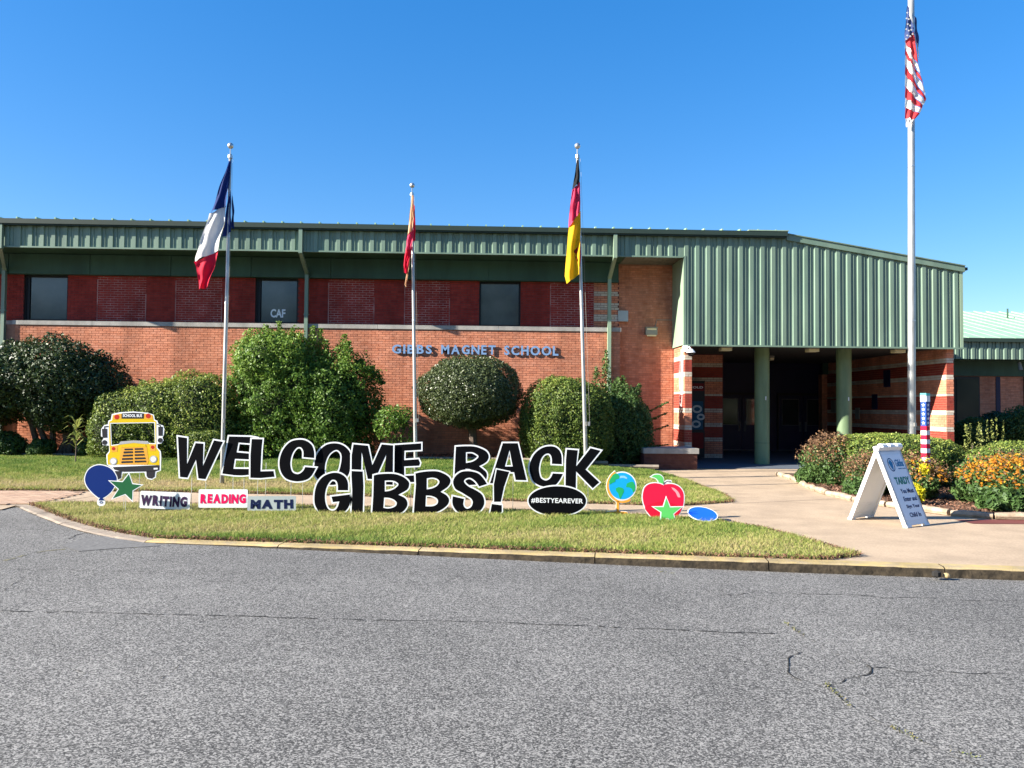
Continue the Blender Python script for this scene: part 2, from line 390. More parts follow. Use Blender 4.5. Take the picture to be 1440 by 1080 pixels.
def blob_pts(ells, n, depth=.16, rough=.06, seed=1):
    """points in the outer shell of a union of superellipsoids (cx,cy,cz,rx,ry,rz,p)"""
    A = np.array([e[3]*e[5]+e[4]*e[5]+e[3]*e[4] for e in ells]); A = A/A.sum(); P_, N_, D_ = [], [], []
    for k, e in enumerate(ells):
        c = np.array(e[:3]); r = np.array(e[3:6]); p = e[6]; m = int(n*A[k]*1.25)
        d = rng.normal(0, 1, (m, 3)); d /= np.linalg.norm(d, axis=1)[:, None]
        keep = (d[:, 1] < .25) | (rng.random(m) < .5); d = d[keep]
        s = (np.abs(d)**p).sum(1)**(-1/p); q = d*s[:, None]
        dep = depth*rng.random(len(q))**1.6
        dis = rough*wob(c+q*r, 2.6, seed+k)*2+rough*.7*wob(c+q*r, 8, seed+k+50)*2
        pos = c+q*r*(1-dep+dis)[:, None]
        nr = np.sign(q)*np.abs(q)**(p-1)/r; nr /= np.linalg.norm(nr, axis=1)[:, None]
        ok = np.ones(len(q), bool)
        for j, f in enumerate(ells):
            if j == k: continue
            z = (np.abs((pos-np.array(f[:3]))/np.array(f[3:6]))**f[6]).sum(1); ok &= z > .62
        P_.append(pos[ok]); N_.append(nr[ok]); D_.append(dep[ok])
    return np.concatenate(P_), np.concatenate(N_), np.concatenate(D_)
def core(ells, k, parent, zmin=None, name='dark_core'):  # added solid core, blocks light and view; dark colour stands for inner shade
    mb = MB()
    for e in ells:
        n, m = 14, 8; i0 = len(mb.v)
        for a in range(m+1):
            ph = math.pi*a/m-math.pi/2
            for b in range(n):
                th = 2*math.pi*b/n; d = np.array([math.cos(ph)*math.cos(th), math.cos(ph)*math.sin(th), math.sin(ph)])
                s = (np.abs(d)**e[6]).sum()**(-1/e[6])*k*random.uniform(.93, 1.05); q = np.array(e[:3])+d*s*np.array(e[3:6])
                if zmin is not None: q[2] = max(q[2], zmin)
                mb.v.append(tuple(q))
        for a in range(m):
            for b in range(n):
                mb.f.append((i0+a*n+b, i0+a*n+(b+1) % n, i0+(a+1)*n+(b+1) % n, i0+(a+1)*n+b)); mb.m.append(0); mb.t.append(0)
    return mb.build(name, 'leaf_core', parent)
def inpoly(px, py, poly):
    ins = np.zeros(len(px), bool); n = len(poly)
    for i in range(n):
        x1, y1 = poly[i-1]; x2, y2 = poly[i]
        c = ((y1 > py) != (y2 > py)) & (px < (x2-x1)*(py-y1)/(y2-y1+1e-12)+x1); ins ^= c
    return ins

# ================================================================== GROUND
def sheet(name, pts, z, matn): 
    mb = MB(); vv = [[Vector((x, y, 0)) for x, y in pts]]
    i = len(mb.v); mb.v += [(x, y, z) for x, y in pts]
    for a, b, c in tessellate_polygon(vv):
        A, B, C_ = pts[a], pts[b], pts[c]
        if (B[0]-A[0])*(C_[1]-A[1])-(C_[0]-A[0])*(B[1]-A[1]) < 0: a, c = c, a
        mb.f.append((a, b, c)); mb.m.append(0); mb.t.append(0)
    return struct(mb.build(name, matn))
mbg = MB(); mbg.poly([(-400, -300, -.2), (400, -300, -.2), (400, 500, -.2), (-400, 500, -.2)])
struct(mbg.build('ground', 'soil'))
def zr(x): t = min(1, max(0, (x+4.6)/8.5)); return -.018-.082*t*t*(3-2*t)
ZR = -.10
# kerb line, back edge of the painted top (z = 0), left to right
kp = [(2, 716), (20, 711), (45, 711), (70, 721), (105, 734), (140, 744), (180, 752), (220, 757.5)]
kerb_line = [G(*p) for p in kp]
a0, a1 = np.array(G(220, 757.5)), np.array(G(1440, 797))
dirk = (a1-a0)/np.linalg.norm(a1-a0)
joints = [a0] + [np.array(G(x, 757.5+(x-220)*(39.5/1220))) for x in (400, 594, 837, 1076, 1318, 1560)]
far_r = a0+dirk*34
kb = [(-40, kerb_line[0][1]+1.2)]+kerb_line+[tuple(far_r), (45, far_r[1]-1.5)]
kx = [p[0] for p in kb]; ky = [p[1] for p in kb]; brk = sorted(set(kx+list(np.arange(-12, 10, .4)))); mb = MB()
for xa_, xb_ in zip(brk[:-1], brk[1:]):
    ya_, yb2 = np.interp(xa_, kx, ky)-.05, np.interp(xb_, kx, ky)-.05
    mb.poly([(xa_, -30, zr(xa_)), (xb_, -30, zr(xb_)), (xb_, yb2, zr(xb_)), (xa_, ya_, zr(xa_))])
road = struct(mb.build('road', 'asphalt'))
pv = [tuple(a0), tuple(far_r), (45, 36), (-30, 36), (-30, kerb_line[0][1]+.9)]+kerb_line[:-1]
pavement = sheet('pavement', pv, -.004, 'concrete')
kerb = bpy.data.objects.new('kerb', None); COL.objects.link(kerb); struct(kerb)
def kerb_piece(a, b, mtop, seed, zt=.006, pa=None, pb=None):
    a, b = np.array(a), np.array(b); d = (b-a)/np.linalg.norm(b-a); nrm = np.array([d[1], -d[0]])
    def jn(p, q, r_):
        if p is None: return nrm
        e = (np.array(q)-np.array(p)); e = e/np.linalg.norm(e); f = (np.array(r_)-np.array(q)); f = f/np.linalg.norm(f); m = np.array([e[1]+f[1], -e[0]-f[0]]); m = m/np.linalg.norm(m); return m/max(.6, m@nrm)
    na, nb = jn(pa, a, b), (nrm if pb is None else jn(a, b, pb)); a = a+d*.006; b = b-d*.006
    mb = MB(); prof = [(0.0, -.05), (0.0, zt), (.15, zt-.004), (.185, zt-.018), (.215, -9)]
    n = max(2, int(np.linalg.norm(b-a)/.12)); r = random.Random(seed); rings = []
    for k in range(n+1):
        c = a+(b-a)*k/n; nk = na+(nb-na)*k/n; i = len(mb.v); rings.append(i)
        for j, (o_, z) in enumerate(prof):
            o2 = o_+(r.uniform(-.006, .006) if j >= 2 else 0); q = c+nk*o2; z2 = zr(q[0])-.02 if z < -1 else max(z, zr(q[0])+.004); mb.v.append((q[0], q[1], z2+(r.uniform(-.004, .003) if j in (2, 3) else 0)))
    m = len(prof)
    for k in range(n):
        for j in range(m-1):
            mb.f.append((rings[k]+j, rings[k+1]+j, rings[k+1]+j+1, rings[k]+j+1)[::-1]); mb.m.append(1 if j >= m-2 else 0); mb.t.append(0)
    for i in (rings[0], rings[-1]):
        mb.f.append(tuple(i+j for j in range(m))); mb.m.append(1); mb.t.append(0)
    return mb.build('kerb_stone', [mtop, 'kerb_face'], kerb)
for i in range(1, len(kerb_line)-1): kerb_piece(kerb_line[i], kerb_line[i+1], 'kerb_concrete', i, pa=kerb_line[i-1], pb=kerb_line[i+2] if i+2 < len(kerb_line) else joints[1])
for i in range(len(joints)-1): kerb_piece(joints[i], joints[i+1], 'kerb_yellow', 20+i, pa=kerb_line[-2] if i == 0 else None)
q = joints[-1]
for k in range(5): kerb_piece(q+dirk*2.4*k, q+dirk*2.4*(k+1), 'kerb_yellow', 40+k)
# chipped corner lump on the kerb
c = G(1318, 797); mb = MB(); mb.sphere((c[0], c[1]-.16, -.055), .035, 10, 0, .8); mb.build('kerb_chip', 'kerb_yellow', kerb)
mb = MB(); mb.sphere((c[0]-.10, c[1]-.155, -.04), .05, 7, 0, .8); mb.build('kerb_hole', 'crack', kerb)

# road cracks and patched edge
def ribbon(pts, w, z, matn, name, parent, seed=0, gap=.0):
    r = random.Random(seed); mb = MB(); pts = [np.array(G(*p, zr(G(*p, -.06)[0]))) for p in pts]; dz = z-ZR; fine = []
    for a, b in zip(pts[:-1], pts[1:]):
        n = max(2, int(np.linalg.norm(b-a)/.05))
        for k in range(n): fine.append(a+(b-a)*k/n)
    fine.append(pts[-1]); off = 0; L = []
    for k, p in enumerate(fine):
        d = fine[min(k+1, len(fine)-1)]-fine[max(k-1, 0)]; d = d/(np.linalg.norm(d)+1e-9); nn = np.array([-d[1], d[0]])
        off = off*.8+r.gauss(0, .007); ww = w*r.uniform(.25, 1.5); L.append((p+nn*(off+ww/2), p+nn*(off-ww/2)))
    for k in range(len(L)-1):
        if r.random() < gap: continue
        (a, b), (c_, d_) = L[k], L[k+1]; mb.poly([(a[0], a[1], zr(a[0])+dz), (b[0], b[1], zr(b[0])+dz), (d_[0], d_[1], zr(d_[0])+dz), (c_[0], c_[1], zr(c_[0])+dz)][::-1])
    return mb.build(name, matn, parent)
mat('patch', (.17, .167, .16), .95, (.09, .088, .085), 40, 1.2)
mat('faded_paint', (.20, .18, .10), .9, (.10, .10, .085), 12, 1.4)
mat('weed', (.1, .1, .1), .8, tone=[(0, (.16, .12, .06)), (.5, (.14, .14, .05)), (1, (.08, .11, .03))])
CR = [([(0, 800), (200, 805), (420, 807), (560, 808), (720, 812), (860, 813)], .007, .45),
      ([(0, 860), (110, 862), (260, 865), (420, 869), (560, 873), (700, 876), (860, 882), (1000, 889), (1090, 891)], .011, .08),
      ([(1000, 834), (1015, 838), (1060, 833), (1130, 835), (1200, 836), (1250, 841), (1290, 840), (1370, 845), (1440, 847)], .009, .12),
      ([(1125, 918), (1115, 921), (1108, 926), (1107, 935), (1112, 946), (1120, 953), (1130, 958)], .009, .08), ([(1130, 958), (1145, 962), (1152, 965)], .005, .3),
      ([(1118, 905), (1121, 912), (1125, 918)], .004, .4), ([(1106, 935), (1070, 930), (1020, 931)], .003, .6),
      ([(1160, 966), (1180, 961), (1190, 955), (1205, 952), (1212, 950), (1221, 945), (1224, 939), (1219, 935)], .012, .04),
      ([(1222, 940), (1250, 941), (1262, 944), (1290, 946), (1320, 945), (1345, 947), (1368, 949), (1390, 948), (1440, 951)], .008, .1),
      ([(1085, 868), (1105, 878), (1130, 893), (1150, 903), (1170, 915), (1185, 925), (1200, 934), (1222, 938)], .005, .4),
      ([(1000, 822), (1040, 845), (1085, 868)], .004, .55), ([(1205, 975), (1215, 977)], .006, .2),
      ([(1150, 962), (1170, 972), (1200, 995), (1230, 1013), (1260, 1030), (1300, 1048), (1330, 1062), (1400, 1085)], .005, .35),
      ([(60, 946), (85, 941), (100, 940), (110, 944), (118, 948), (105, 955)], .004, .3), ([(225, 955), (236, 951), (245, 945), (256, 936), (262, 925)], .005, .25), ([(95, 940), (130, 925), (190, 918), (340, 920)], .003, .6),
      ([(0, 835), (20, 820), (60, 812)], .006, .5), ([(95, 758), (108, 752), (120, 750), (135, 748), (150, 751), (165, 752)], .016, .1), ([(0, 750), (20, 747), (40, 743), (60, 746), (75, 748)], .009, .3), ([(40, 728), (80, 731), (110, 735)], .006, .3)]
for i, (p, w, g) in enumerate(CR): ribbon(p, w, ZR+.004, 'crack', 'crack', road, i, g)
ribbon([(0, 790), (60, 776), (130, 768), (200, 770)], .05, ZR+.003, 'faded_paint', 'paint_line', road, 77, .3)
mb = MB(); pp = [G(x, y, -.02) for x, y in ((85, 768), (120, 757), (165, 753), (215, 763), (225, 768), (160, 772), (110, 776))]
mb.poly([(x, y, zr(x)+.005) for x, y in pp][::-1]); mb.build('patch', 'patch', road)
# weeds and straw caught in the cracks
wp, wn = [], []
for (xa, ya, xb, yb, n) in ((1103, 877, 1135, 898, 45), (1160, 964, 1198, 998, 60), (1255, 1025, 1295, 1045, 40), (1335, 1055, 1385, 1072, 18), (925, 805, 950, 810, 24)):
    for k in range(n):
        t = random.random(); x, y = G(xa+(xb-xa)*t+random.gauss(0, 1.5), ya+(yb-ya)*t+random.gauss(0, 1.2), ZR); wp.append((x, y, zr(x)+random.uniform(.002, .014))); wn.append((0, 0, 1))
stuff(leaves('weeds', np.array(wp), np.array(wn, float), .016, 'weed', None, .5, .8))

# entrance floor and concrete joints
x0e = PX(973, 21.3)
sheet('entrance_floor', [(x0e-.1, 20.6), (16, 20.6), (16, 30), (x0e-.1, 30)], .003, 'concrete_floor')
for (pa, pb) in (((86, 705), (135, 697)), ((1030, 708), (1210, 700)), ((810, 711), (850, 722)), ((205, 712), (230, 706))):
    a, b = np.array(G(*pa)), np.array(G(*pb)); d = (b-a)/np.linalg.norm(b-a); nn = np.array([-d[1], d[0]])*.008
    mb = MB(); mb.poly([(*(a+nn), .001), (*(a-nn), .001), (*(b-nn), .001), (*(b+nn), .001)]); mb.build('joint', 'joint_dark', pavement)
a, b = G(1362, 735), G(1500, 744); mb = MB(); mb.poly([(a[0], a[1]-.1, .002), (b[0]+3, a[1]-.14, .002), (b[0]+3, a[1]+.30, .002), (a[0]-.02, a[1]+.30, .002)]); mb.build('red_strip', 'mat_red', pavement)
# brick pavers at the left
pts = []
lo = G(0, 712)
xl = -12.5
pm = MB(); pm.box(0, .192, 0, .092, 0, .012, skip='b'); pmesh = pm.mesh('paver', 'paver'); rest = MB(); pcount = 0; cand = []
polyp = [G(-60, 711), G(40, 709), G(90, 700), G(120, 692), G(-60, 690)]
for j in range(40):
    for i in range(44):
        x = xl+i*.2+(j % 2)*.1; y = 11.2+j*.1; cand.append((x, y))
ok = inpoly(np.array([c[0]+.1 for c in cand]), np.array([c[1]+.05 for c in cand]), polyp)
cand = [c for c, o in zip(cand, ok) if o]; cand.sort(key=lambda c: c[1])
mbp = MB(); mbp.poly([(x, y, .001) for x, y in polyp]); mbp.build('paver_bed', 'joint_sand', pavement)
for k, (x, y) in enumerate(cand):
    if k < 300: link('paver', pmesh, pavement, (x, y, .001+random.uniform(0, .003)))
    else: rest.box(x, x+.192, y, y+.092, .001, .013, t=random.random()*.99+.001, skip='b')
if rest.v: stuff(rest.build('pavers', 'paver', pavement))

# lawns
def sstep(a): a = np.clip(a, 0, 1); return a*a*(3-2*a)
def hz(x, y): return .02+.20*sstep((y-13.8)/6.5)*sstep((5.0-x)/4.5)
front_lawn = [G(*p) for p in ((45, 710), (120, 709), (300, 711), (430, 713), (600, 717), (800, 721), (900, 726), (1000, 733), (1060, 742), (1110, 754), (1160, 768), (1208, 782))]
front_lawn += [tuple(a0+dirk*s_+np.array([0, .01])) for s_ in (7.6, 5, 2.5, 0)]+[G(x, y-1) for x, y in kp[-2:2:-1]]
rear_lawn = [G(*p) for p in ((-80, 690), (200, 691), (400, 695), (600, 700), (760, 706), (900, 710), (960, 711), (1030, 706), (1020, 698), (1000, 690), (960, 675), (925, 665))]
rear_lawn += [(PX(905, 20.2), 19.75), (2.2, 19.9), (0, 20.2), (-6, 20.6), (-20, 21.0)]
def lawn(name, poly, ztop, step=.06):
    xs = [p[0] for p in poly]; ys = [p[1] for p in poly]; X = np.arange(min(xs), max(xs), step); Y = np.arange(min(ys), max(ys), step)
    gx, gy = np.meshgrid(X, Y, indexing='ij'); ins = inpoly((gx+step/2).ravel(), (gy+step/2).ravel(), poly).reshape(gx.shape)
    H = np.where(ins, 1, 0); idx = -np.ones((len(X)+1, len(Y)+1), int); V = []; F = []
    for i, j in zip(*np.nonzero(ins)):
        q = []
        for a, b in ((0, 0), (1, 0), (1, 1), (0, 1)):
            if idx[i+a, j+b] < 0:
                x = X[0]+(i+a)*step; y = Y[0]+(j+b)*step
                edge = any((not (0 <= i+a+u < len(X) and 0 <= j+b+w < len(Y))) or not ins[i+a+u, j+b+w] for u in (-1, 0) for w in (-1, 0))
                idx[i+a, j+b] = len(V); V.append((x, y, -.01 if edge else hz(x, y)+random.uniform(-.004, .004)))
            q.append(int(idx[i+a, j+b]))
        F.append(tuple(q))
    me = bpy.data.meshes.new(name); me.from_pydata(V, [], F); me.materials.append(M['soil']); me.update(); return struct(link(name, me))
lawn('front_lawn', front_lawn, .02); lawn('rear_lawn', rear_lawn, .02)
def grass(name, poly, n, hmin, hmax, dry, seed, wid=.011):
    xs = [p[0] for p in poly]; ys = [p[1] for p in poly]
    x = rng.uniform(max(min(xs), -16), max(xs), int(n*2)); y = rng.uniform(min(ys), max(ys), int(n*2)); k = inpoly(x, y, poly); x, y = x[k][:n], y[k][:n]
    m = len(x); z = hz(x, y)-.01; p2 = np.stack([x, y, z*0], 1)
    q = wob(p2, .55, seed)+.9*wob(p2, 2.2, seed+3)+.6*wob(p2, 7, seed+5)
    tone = np.clip(dry(x, y)+.22*q+rng.normal(0, .2, m), 0, .999)
    h = rng.uniform(hmin, hmax, m)*np.clip(1+.5*wob(p2, 5, seed+9), .4, 2); x = x+rng.normal(0, .02, m); y = y+rng.normal(0, .02, m); a = rng.uniform(0, 2*np.pi, m)
    dx, dy = np.cos(a)*wid/2, np.sin(a)*wid/2; lean = rng.normal(0, .6, (m, 2))*h[:, None]
    V = np.stack([np.stack([x-dx, y-dy, z], 1), np.stack([x+dx, y+dy, z], 1), np.stack([x+lean[:, 0], y+lean[:, 1], z+h], 1)], 1).reshape(-1, 3)
    o = stuff(quadmesh(name, V, 3, tone, 'grass_blade', None)); return o
kz = lambda x: a0[1]+(x-a0[0])*dirk[1]/dirk[0]
grass('grass', front_lawn, 170000, .02, .065, lambda x, y: .42+.5*np.exp(-((y-kz(x))/.35)**2)*(x < 1)+.18*(x > 1)*np.exp(-((y-kz(x))/.25)**2)+.25*sstep((x+1)/4)*sstep((y-kz(x)-.9)/1.2), 11)
grass('grass', rear_lawn, 420000, .03, .07, lambda x, y: .60+.30*sstep((y-15.8)/2)-.45*np.exp(-((y-15.1)/.9)**2)*sstep((-1-x)/3)+.2*np.exp(-((y-14.3)/.35)**2)*sstep((-2-x)/3)+.05*(x > 0), 23, .014)
# thatch hanging over the edges
def fringe(poly, n, name):
    seg = list(zip(poly, poly[1:]+poly[:1])); Ls = np.array([math.dist(a, b) for a, b in seg]); c = rng.choice(len(seg), n, p=Ls/Ls.sum()); t = rng.random(n)
    A = np.array([seg[i][0] for i in c]); B = np.array([seg[i][1] for i in c]); p = A+(B-A)*t[:, None]+rng.normal(0, .025, (n, 2))
    z = hz(p[:, 0], p[:, 1]); z = np.where(z > .1, z, rng.uniform(0, .045, n)); pts = np.stack([p[:, 0], p[:, 1], z], 1)
    nr = np.zeros((n, 3)); nr[:, 1] = -1; nr[:, 2] = .4
    stuff(leaves(name, pts, nr, .05, 'mulch_chip', None, .16, .7))
fringe(front_lawn, 9000, 'thatch'); fringe(rear_lawn[:12], 9000, 'thatch')

# mulch bed along the wall
bed = [(-20, 20.98), (-6, 20.58), (0, 20.18), (2.2, 19.88), (PX(905, 20.2), 19.7), (PX(905, 20.2)+.2, 22.6), (-20, 22.6)]
mb = MB(); X = np.linspace(-20, 4.4, 80)
for i in range(79):
    for j in range(6):
        q = []
        for a, b in ((i, j), (i+1, j), (i+1, j+1), (i, j+1)):
            x = X[a]; yl = np.interp(x, [-20, -6, 0, 2.2, 4.4], [20.96, 20.56, 20.16, 19.86, 19.68]); y = yl+(22.6-yl)*b/6
            q.append((x, y, float(hz(x, min(y, 20.4)))+.03*(b > 0)+.02*math.sin(x*3+b*2)))
        mb.poly(q)
struct(mb.build('planting_bed', 'mulch'))
n = 14000; x = rng.uniform(-15, 4.3, n); yl = np.interp(x, [-20, -6, 0, 2.2, 4.4], [20.96, 20.56, 20.16, 19.86, 19.68]); y = yl+rng.random(n)**1.5*1.4
stuff(leaves('mulch_chips', np.stack([x, y, hz(x, np.minimum(y, 20.4))+.04+rng.uniform(0, .03, n)], 1), np.tile([0, 0, 1.], (n, 1)), .06, 'mulch_chip', None, .5, .5))

# ================================================================== SCHOOL BUILDING
YF, YW, YU, YR = 21.2, 22.2, 22.4, 22.5     # fascia, lower wall, upper wall, recessed right bay
BR = Vector((0, 22, 0))
B = thing('school_building', 'long brick school with green ribbed metal fascia and deep shaded entrance canopy', 'building', BR)
XL, XS = -18.0, PX(872, YW, 465)     # lower wall extents
XC0, XC1 = PX(962, YF, 485), PX(1355, YF, 489)      # canopy
ZC = 3.39; ZFB, ZFT = 5.86, 6.42; ZS1, ZS0 = 3.95, 3.83; ZP = 5.28
CO, BL = .0677, .203
XSTR = PX(835, YU, 430)
INF = []
bricks = []      # (x, y, z, axis, length, matkey)  x,y,z = left-bottom of brick face
def brick_field(axis, plane, u0, u1, z0, z1, pick, holes=(), out=None, sgn=-1):
    """axis 'x': wall runs along x at y=plane facing -y; axis 'y': runs along y at x=plane, facing sgn*x"""
    L = bricks if out is None else out; rows = int(round((z1-z0)/CO))
    for r_ in range(rows):
        z = z0+r_*CO; st = u0-(r_ % 2)*BL/2; mk = pick(r_, z)
        while st < u1-.02:
            a, b = max(st, u0), min(st+BL, u1); st += BL
            if b-a < .05: continue
            if any(a < h[1]-.02 and b > h[0]+.02 and z < h[3]-.02 and z+CO > h[2]+.02 for h in holes):
                for h in holes:
                    if a < h[1]-.02 and b > h[0]+.02 and z < h[3]-.02 and z+CO > h[2]+.02:
                        if a < h[0]-.04: L.append((a, plane, z, axis, h[0]-a, mk, sgn))
                        if b > h[1]+.04: L.append((h[1], plane, z, axis, b-h[1], mk, sgn))
                continue
            L.append((a, plane, z, axis, b-a, mk, sgn))
PR = .007
def brick_box(mb, u, pl, z, axis, ln, mi, sgn, t):
    g = .005; pr = PR+random.uniform(-.002, .002)
    if mi == 1 and any(a_ < u+ln/2 < b_ for a_, b_ in INF): g = .0075
    if axis == 'x': mb.box(u+g, u+ln-g, pl-pr, pl, z+g, z+CO-g, mi, t, skip='k')
    elif sgn < 0: mb.box(pl-pr, pl, u+g, u+ln-g, z+g, z+CO-g, mi, t, skip='r')
    else: mb.box(pl, pl+pr, u+g, u+ln-g, z+g, z+CO-g, mi, t, skip='l')
wins = []
for (xa, xb, zt_px, zb_px) in ((33, 95, 385, 448), (359, 419, 391, 453), (674, 732, 398, 458), ):
    wins.append((PX(xa, YU, 420), PX(xb, YU, 420), ZS1+.02, ZP))
INF = [(PX(a, YU, 430), min(PX(b, YU, 430), XSTR)) for a, b in ((137, 205), (247, 312), (462, 526), (569, 632), (774, 835))]
# walls (mortar backing)
mb = MB()
mb.box(XL, XS, YW, YW+.3, -.1, ZS0, 0)                      # lower
mb.box(XL, -13.35, YW-.0, YW+.2, -.1, .0, 0)
edges = [XL]+[v for w in wins for v in (w[0], w[1])]+[XS]
for i in range(0, len(edges), 2): mb.box(edges[i], edges[i+1], YU, YU+.3, ZS1, ZP+.1, 1)
XSt0, XSt1 = PX(835, YU, 430), PX(870, YU, 430)
mb.box(XS, XC0+.3, YR, YR+.3, -.1, 6.3, 0)                   # right bay
mb.box(XL, XC0, YU+.32, YU+.4, 5.3, 6.3, 0)
mb.box(XL, XS, YU+.30, YU+.5, ZS1, 6.2, 2)
mb.build('wall', ['mortar_orange', 'mortar_red', 'dark_frame'], B)
brick_field('x', YW, -13.33, XS, .15, ZS0, lambda r_, z: 'brick_orange')
brick_field('x', YW+.1, XL, -13.36, .15, ZS0, lambda r_, z: 'brick_orange')
brick_field('x', YU, XL, XSt0, ZS1, ZP, lambda r_, z: 'brick_red', wins)
bandrows = {4, 5, 9, 10, 14, 15}
zb_ = [PZ(853, y, YU) for y in (417.5, 434, 450.5)]
def band_up(r_, z):
    return 'stone_band' if any(zz-.01 < z+CO/2 < zz+.155 for zz in zb_) else 'brick_orange'
brick_field('x', YU, XSt0, XS, ZS1, ZP, band_up)
brick_field('x', YR, XS, XC0, .0, ZC+2.45, lambda r_, z: band_up(r_, z) if z > ZS1 and False else 'brick_orange')
# striped return left of the bay: three stone bands run on across the corner
# entrance pier
XP0, XP1, YP0, YP1 = PX(963, 21.28, 560), PX(973, 21.28, 560), 21.28, YR
BANDP = .493
def band_ent(r_, z, zref=PZ(968, 604.5, 21.28)):
    ph = ((z+CO/2-zref) % BANDP)
    if ph < .125: return 'stone_band'
    return 'brick_orange' if int(math.floor((z+CO/2-zref)/BANDP)) % 2 == 0 else 'brick_band_red'
mb = MB(); mb.box(XP0, XP1, YP0, YP1, -.05, ZC); mb.build('pier', 'mortar_orange', B)
brick_field('x', YP0, XP0, XP1, .0, ZC, band_ent)
brick_field('y', XP0, YP0, YP1, .0, ZC, band_ent, sgn=-1)
# alcove wall left inside the entrance, its return, inner right wall, back wall
YA, YB_ = 25.0, 29.4
XA1 = PX(1016, YA, 560)
XRI = PX(1331, 21.4, 560); XRO = PX(1341.5, 21.4, 560)
mb = MB(); mb.box(XP1-.1, XA1, YA, YA+.3, -.05, ZC+.05); mb.box(XA1, XA1+.02, YA, YB_, -.05, ZC+.05); mb.box(XP0, XP0+.05, YP1, YA, -.05, ZC+.05)
mb.build('alcove_wall', 'mortar_red', B)
brick_field('x', YA, XP1-.1, XA1, .0, ZC, band_ent)
mb = MB(); mb.box(XRI, XRO, 21.4, YB_+.3, -.05, ZC+.05); mb.build('side_wall', 'mortar_orange', B)
brick_field('y', XRI, 21.4, YB_, .0, ZC, band_ent, sgn=-1)
brick_field('x', 21.4, XRI, XRO, .0, ZC, band_ent)
# choose the 300 bricks that show largest, join the rest by material
bricks.sort(key=lambda b: (b[0]**2+b[1]**2 if b[3] == 'x' else b[1]**2+b[0]**2) + (1000 if (b[3] == 'x' and b[1] in (YW, YR) and b[2] < 2.3) or b[1] > 24 or b[5] == 'brick_red' or b[0] > 12 else 0) + (300 if b[0] < -1.5 else 0))
cache = {}
def unit_brick(axis, ln, mk, sgn):
    key = (axis, round(ln, 3), mk, sgn)
    if key not in cache:
        mb = MB(); brick_box(mb, 0, 0, 0, axis, ln, 0, sgn, 0.0); cache[key] = mb.mesh('brick', mk)
    return cache[key]
for (u, pl, z, ax, ln, mk, sg) in bricks[:300]:
    link('brick', unit_brick(ax, ln, mk, sg), B, (u, pl, z) if ax == 'x' else (pl, u, z))
MK = ['brick_orange', 'brick_red', 'brick_band_red', 'stone_band']
mb = MB()
for (u, pl, z, ax, ln, mk, sg) in bricks[300:]: brick_box(mb, u, pl, z, ax, ln, MK.index(mk), sg, random.uniform(.001, .999))
stuff(mb.build('bricks', MK, B))
# lighter mortar of the bricked-in openings
for X0, X1 in INF:
    mb = MB(); mb.box(X0, X1, YU-.0025, YU+.01, ZS1, ZP); mb.box(X0-.011, X0+.011, YU-.010, YU-.003, ZS1, ZP-.1)
    if X1 < XSt0-.1: mb.box(X1-.011, X1+.011, YU-.010, YU-.003, ZS1, ZP-.5)
    mb.build('infill', 'mortar_light', B)
# sill course in lengths
sx = [-13.4, PX(128, YW), PX(310, YW), PX(395, YW), PX(530, YW), PX(700, YW), XS+.03]
for a, b in zip(sx[:-1], sx[1:]):
    mb = MB(); mb.box(a+.004, b-.004, YW-.035, YU, ZS0, ZS1); mb.build('sill', 'sill_stone', B)
mb = MB(); mb.box(XL, -13.42, YW+.08, YU, ZS0, ZS1); mb.build('sill', 'sill_stone', B)
# windows
for i, w in enumerate(wins):
    mb = MB(); x0, x1, z0, z1 = w; f = .05; ya, yb = YU+.06, YU+.16
    if i < 2: mb.box(x0, x0+.13, ya+.02, yb, z0, z1)
    mb.box(x0, x0+f, ya, yb, z0, z1); mb.box(x1-f, x1, ya, yb, z0, z1); mb.box(x0+f, x1-f, ya, yb, z0, z0+f); mb.box(x0+f, x1-f, ya, yb, z1-f, z1)
    wo = mb.build('window', 'dark_frame', B)
    xs0 = x0+(.15 if i < 2 else f)
    mb = MB(); mb.box(xs0, x1-f, yb-.05, yb-.04, z0+f, z1-f); mb.build('pane', 'glass_blind', wo)
    if i == 1:
        mb = MB(); text_fit(mb, 'CAF', PX(379, YU, 440), PX(400, YU, 440), PZ(390, 446, YU), PZ(390, 434, YU), yb-.056, .004, 0, .03); mb.build('lettering', 'white_board', wo)
# green spandrel panels under the eave
XE = PX(870, 22.2, 380); step = 2.27; x = PX(8, 22.2)-step
while x < XE-.01:
    x2 = min(x+step, XE) if x+step < XE-.3 else XE
    mb = MB(); mb.box(x+.008, x2-.008, 22.17, 22.2, ZP, ZFB-.02); mb.build('spandrel_panel', 'green_panel', B); x = x2
mb = MB(); mb.box(XL, XE, 22.2, 22.42, ZP+.001, ZFB); mb.build('eave_box', 'green_panel', B)
mb = MB(); mb.box(XL, XE+.05, YF+.04, 22.42, ZFB+.005, ZFB+.03); mb.build('soffit', 'green_panel', B)
mb = MB(); mb.box(XE+.06, XC0, YF+.04, YR, ZFB+.004, ZFB+.03)
for k in range(12): mb.box(XE+.06+k*.14, XE+.07+k*.14, YF+.05, YR, ZFB-.002, ZFB+.004)
mb.build('soffit', 'soffit_tan', B)
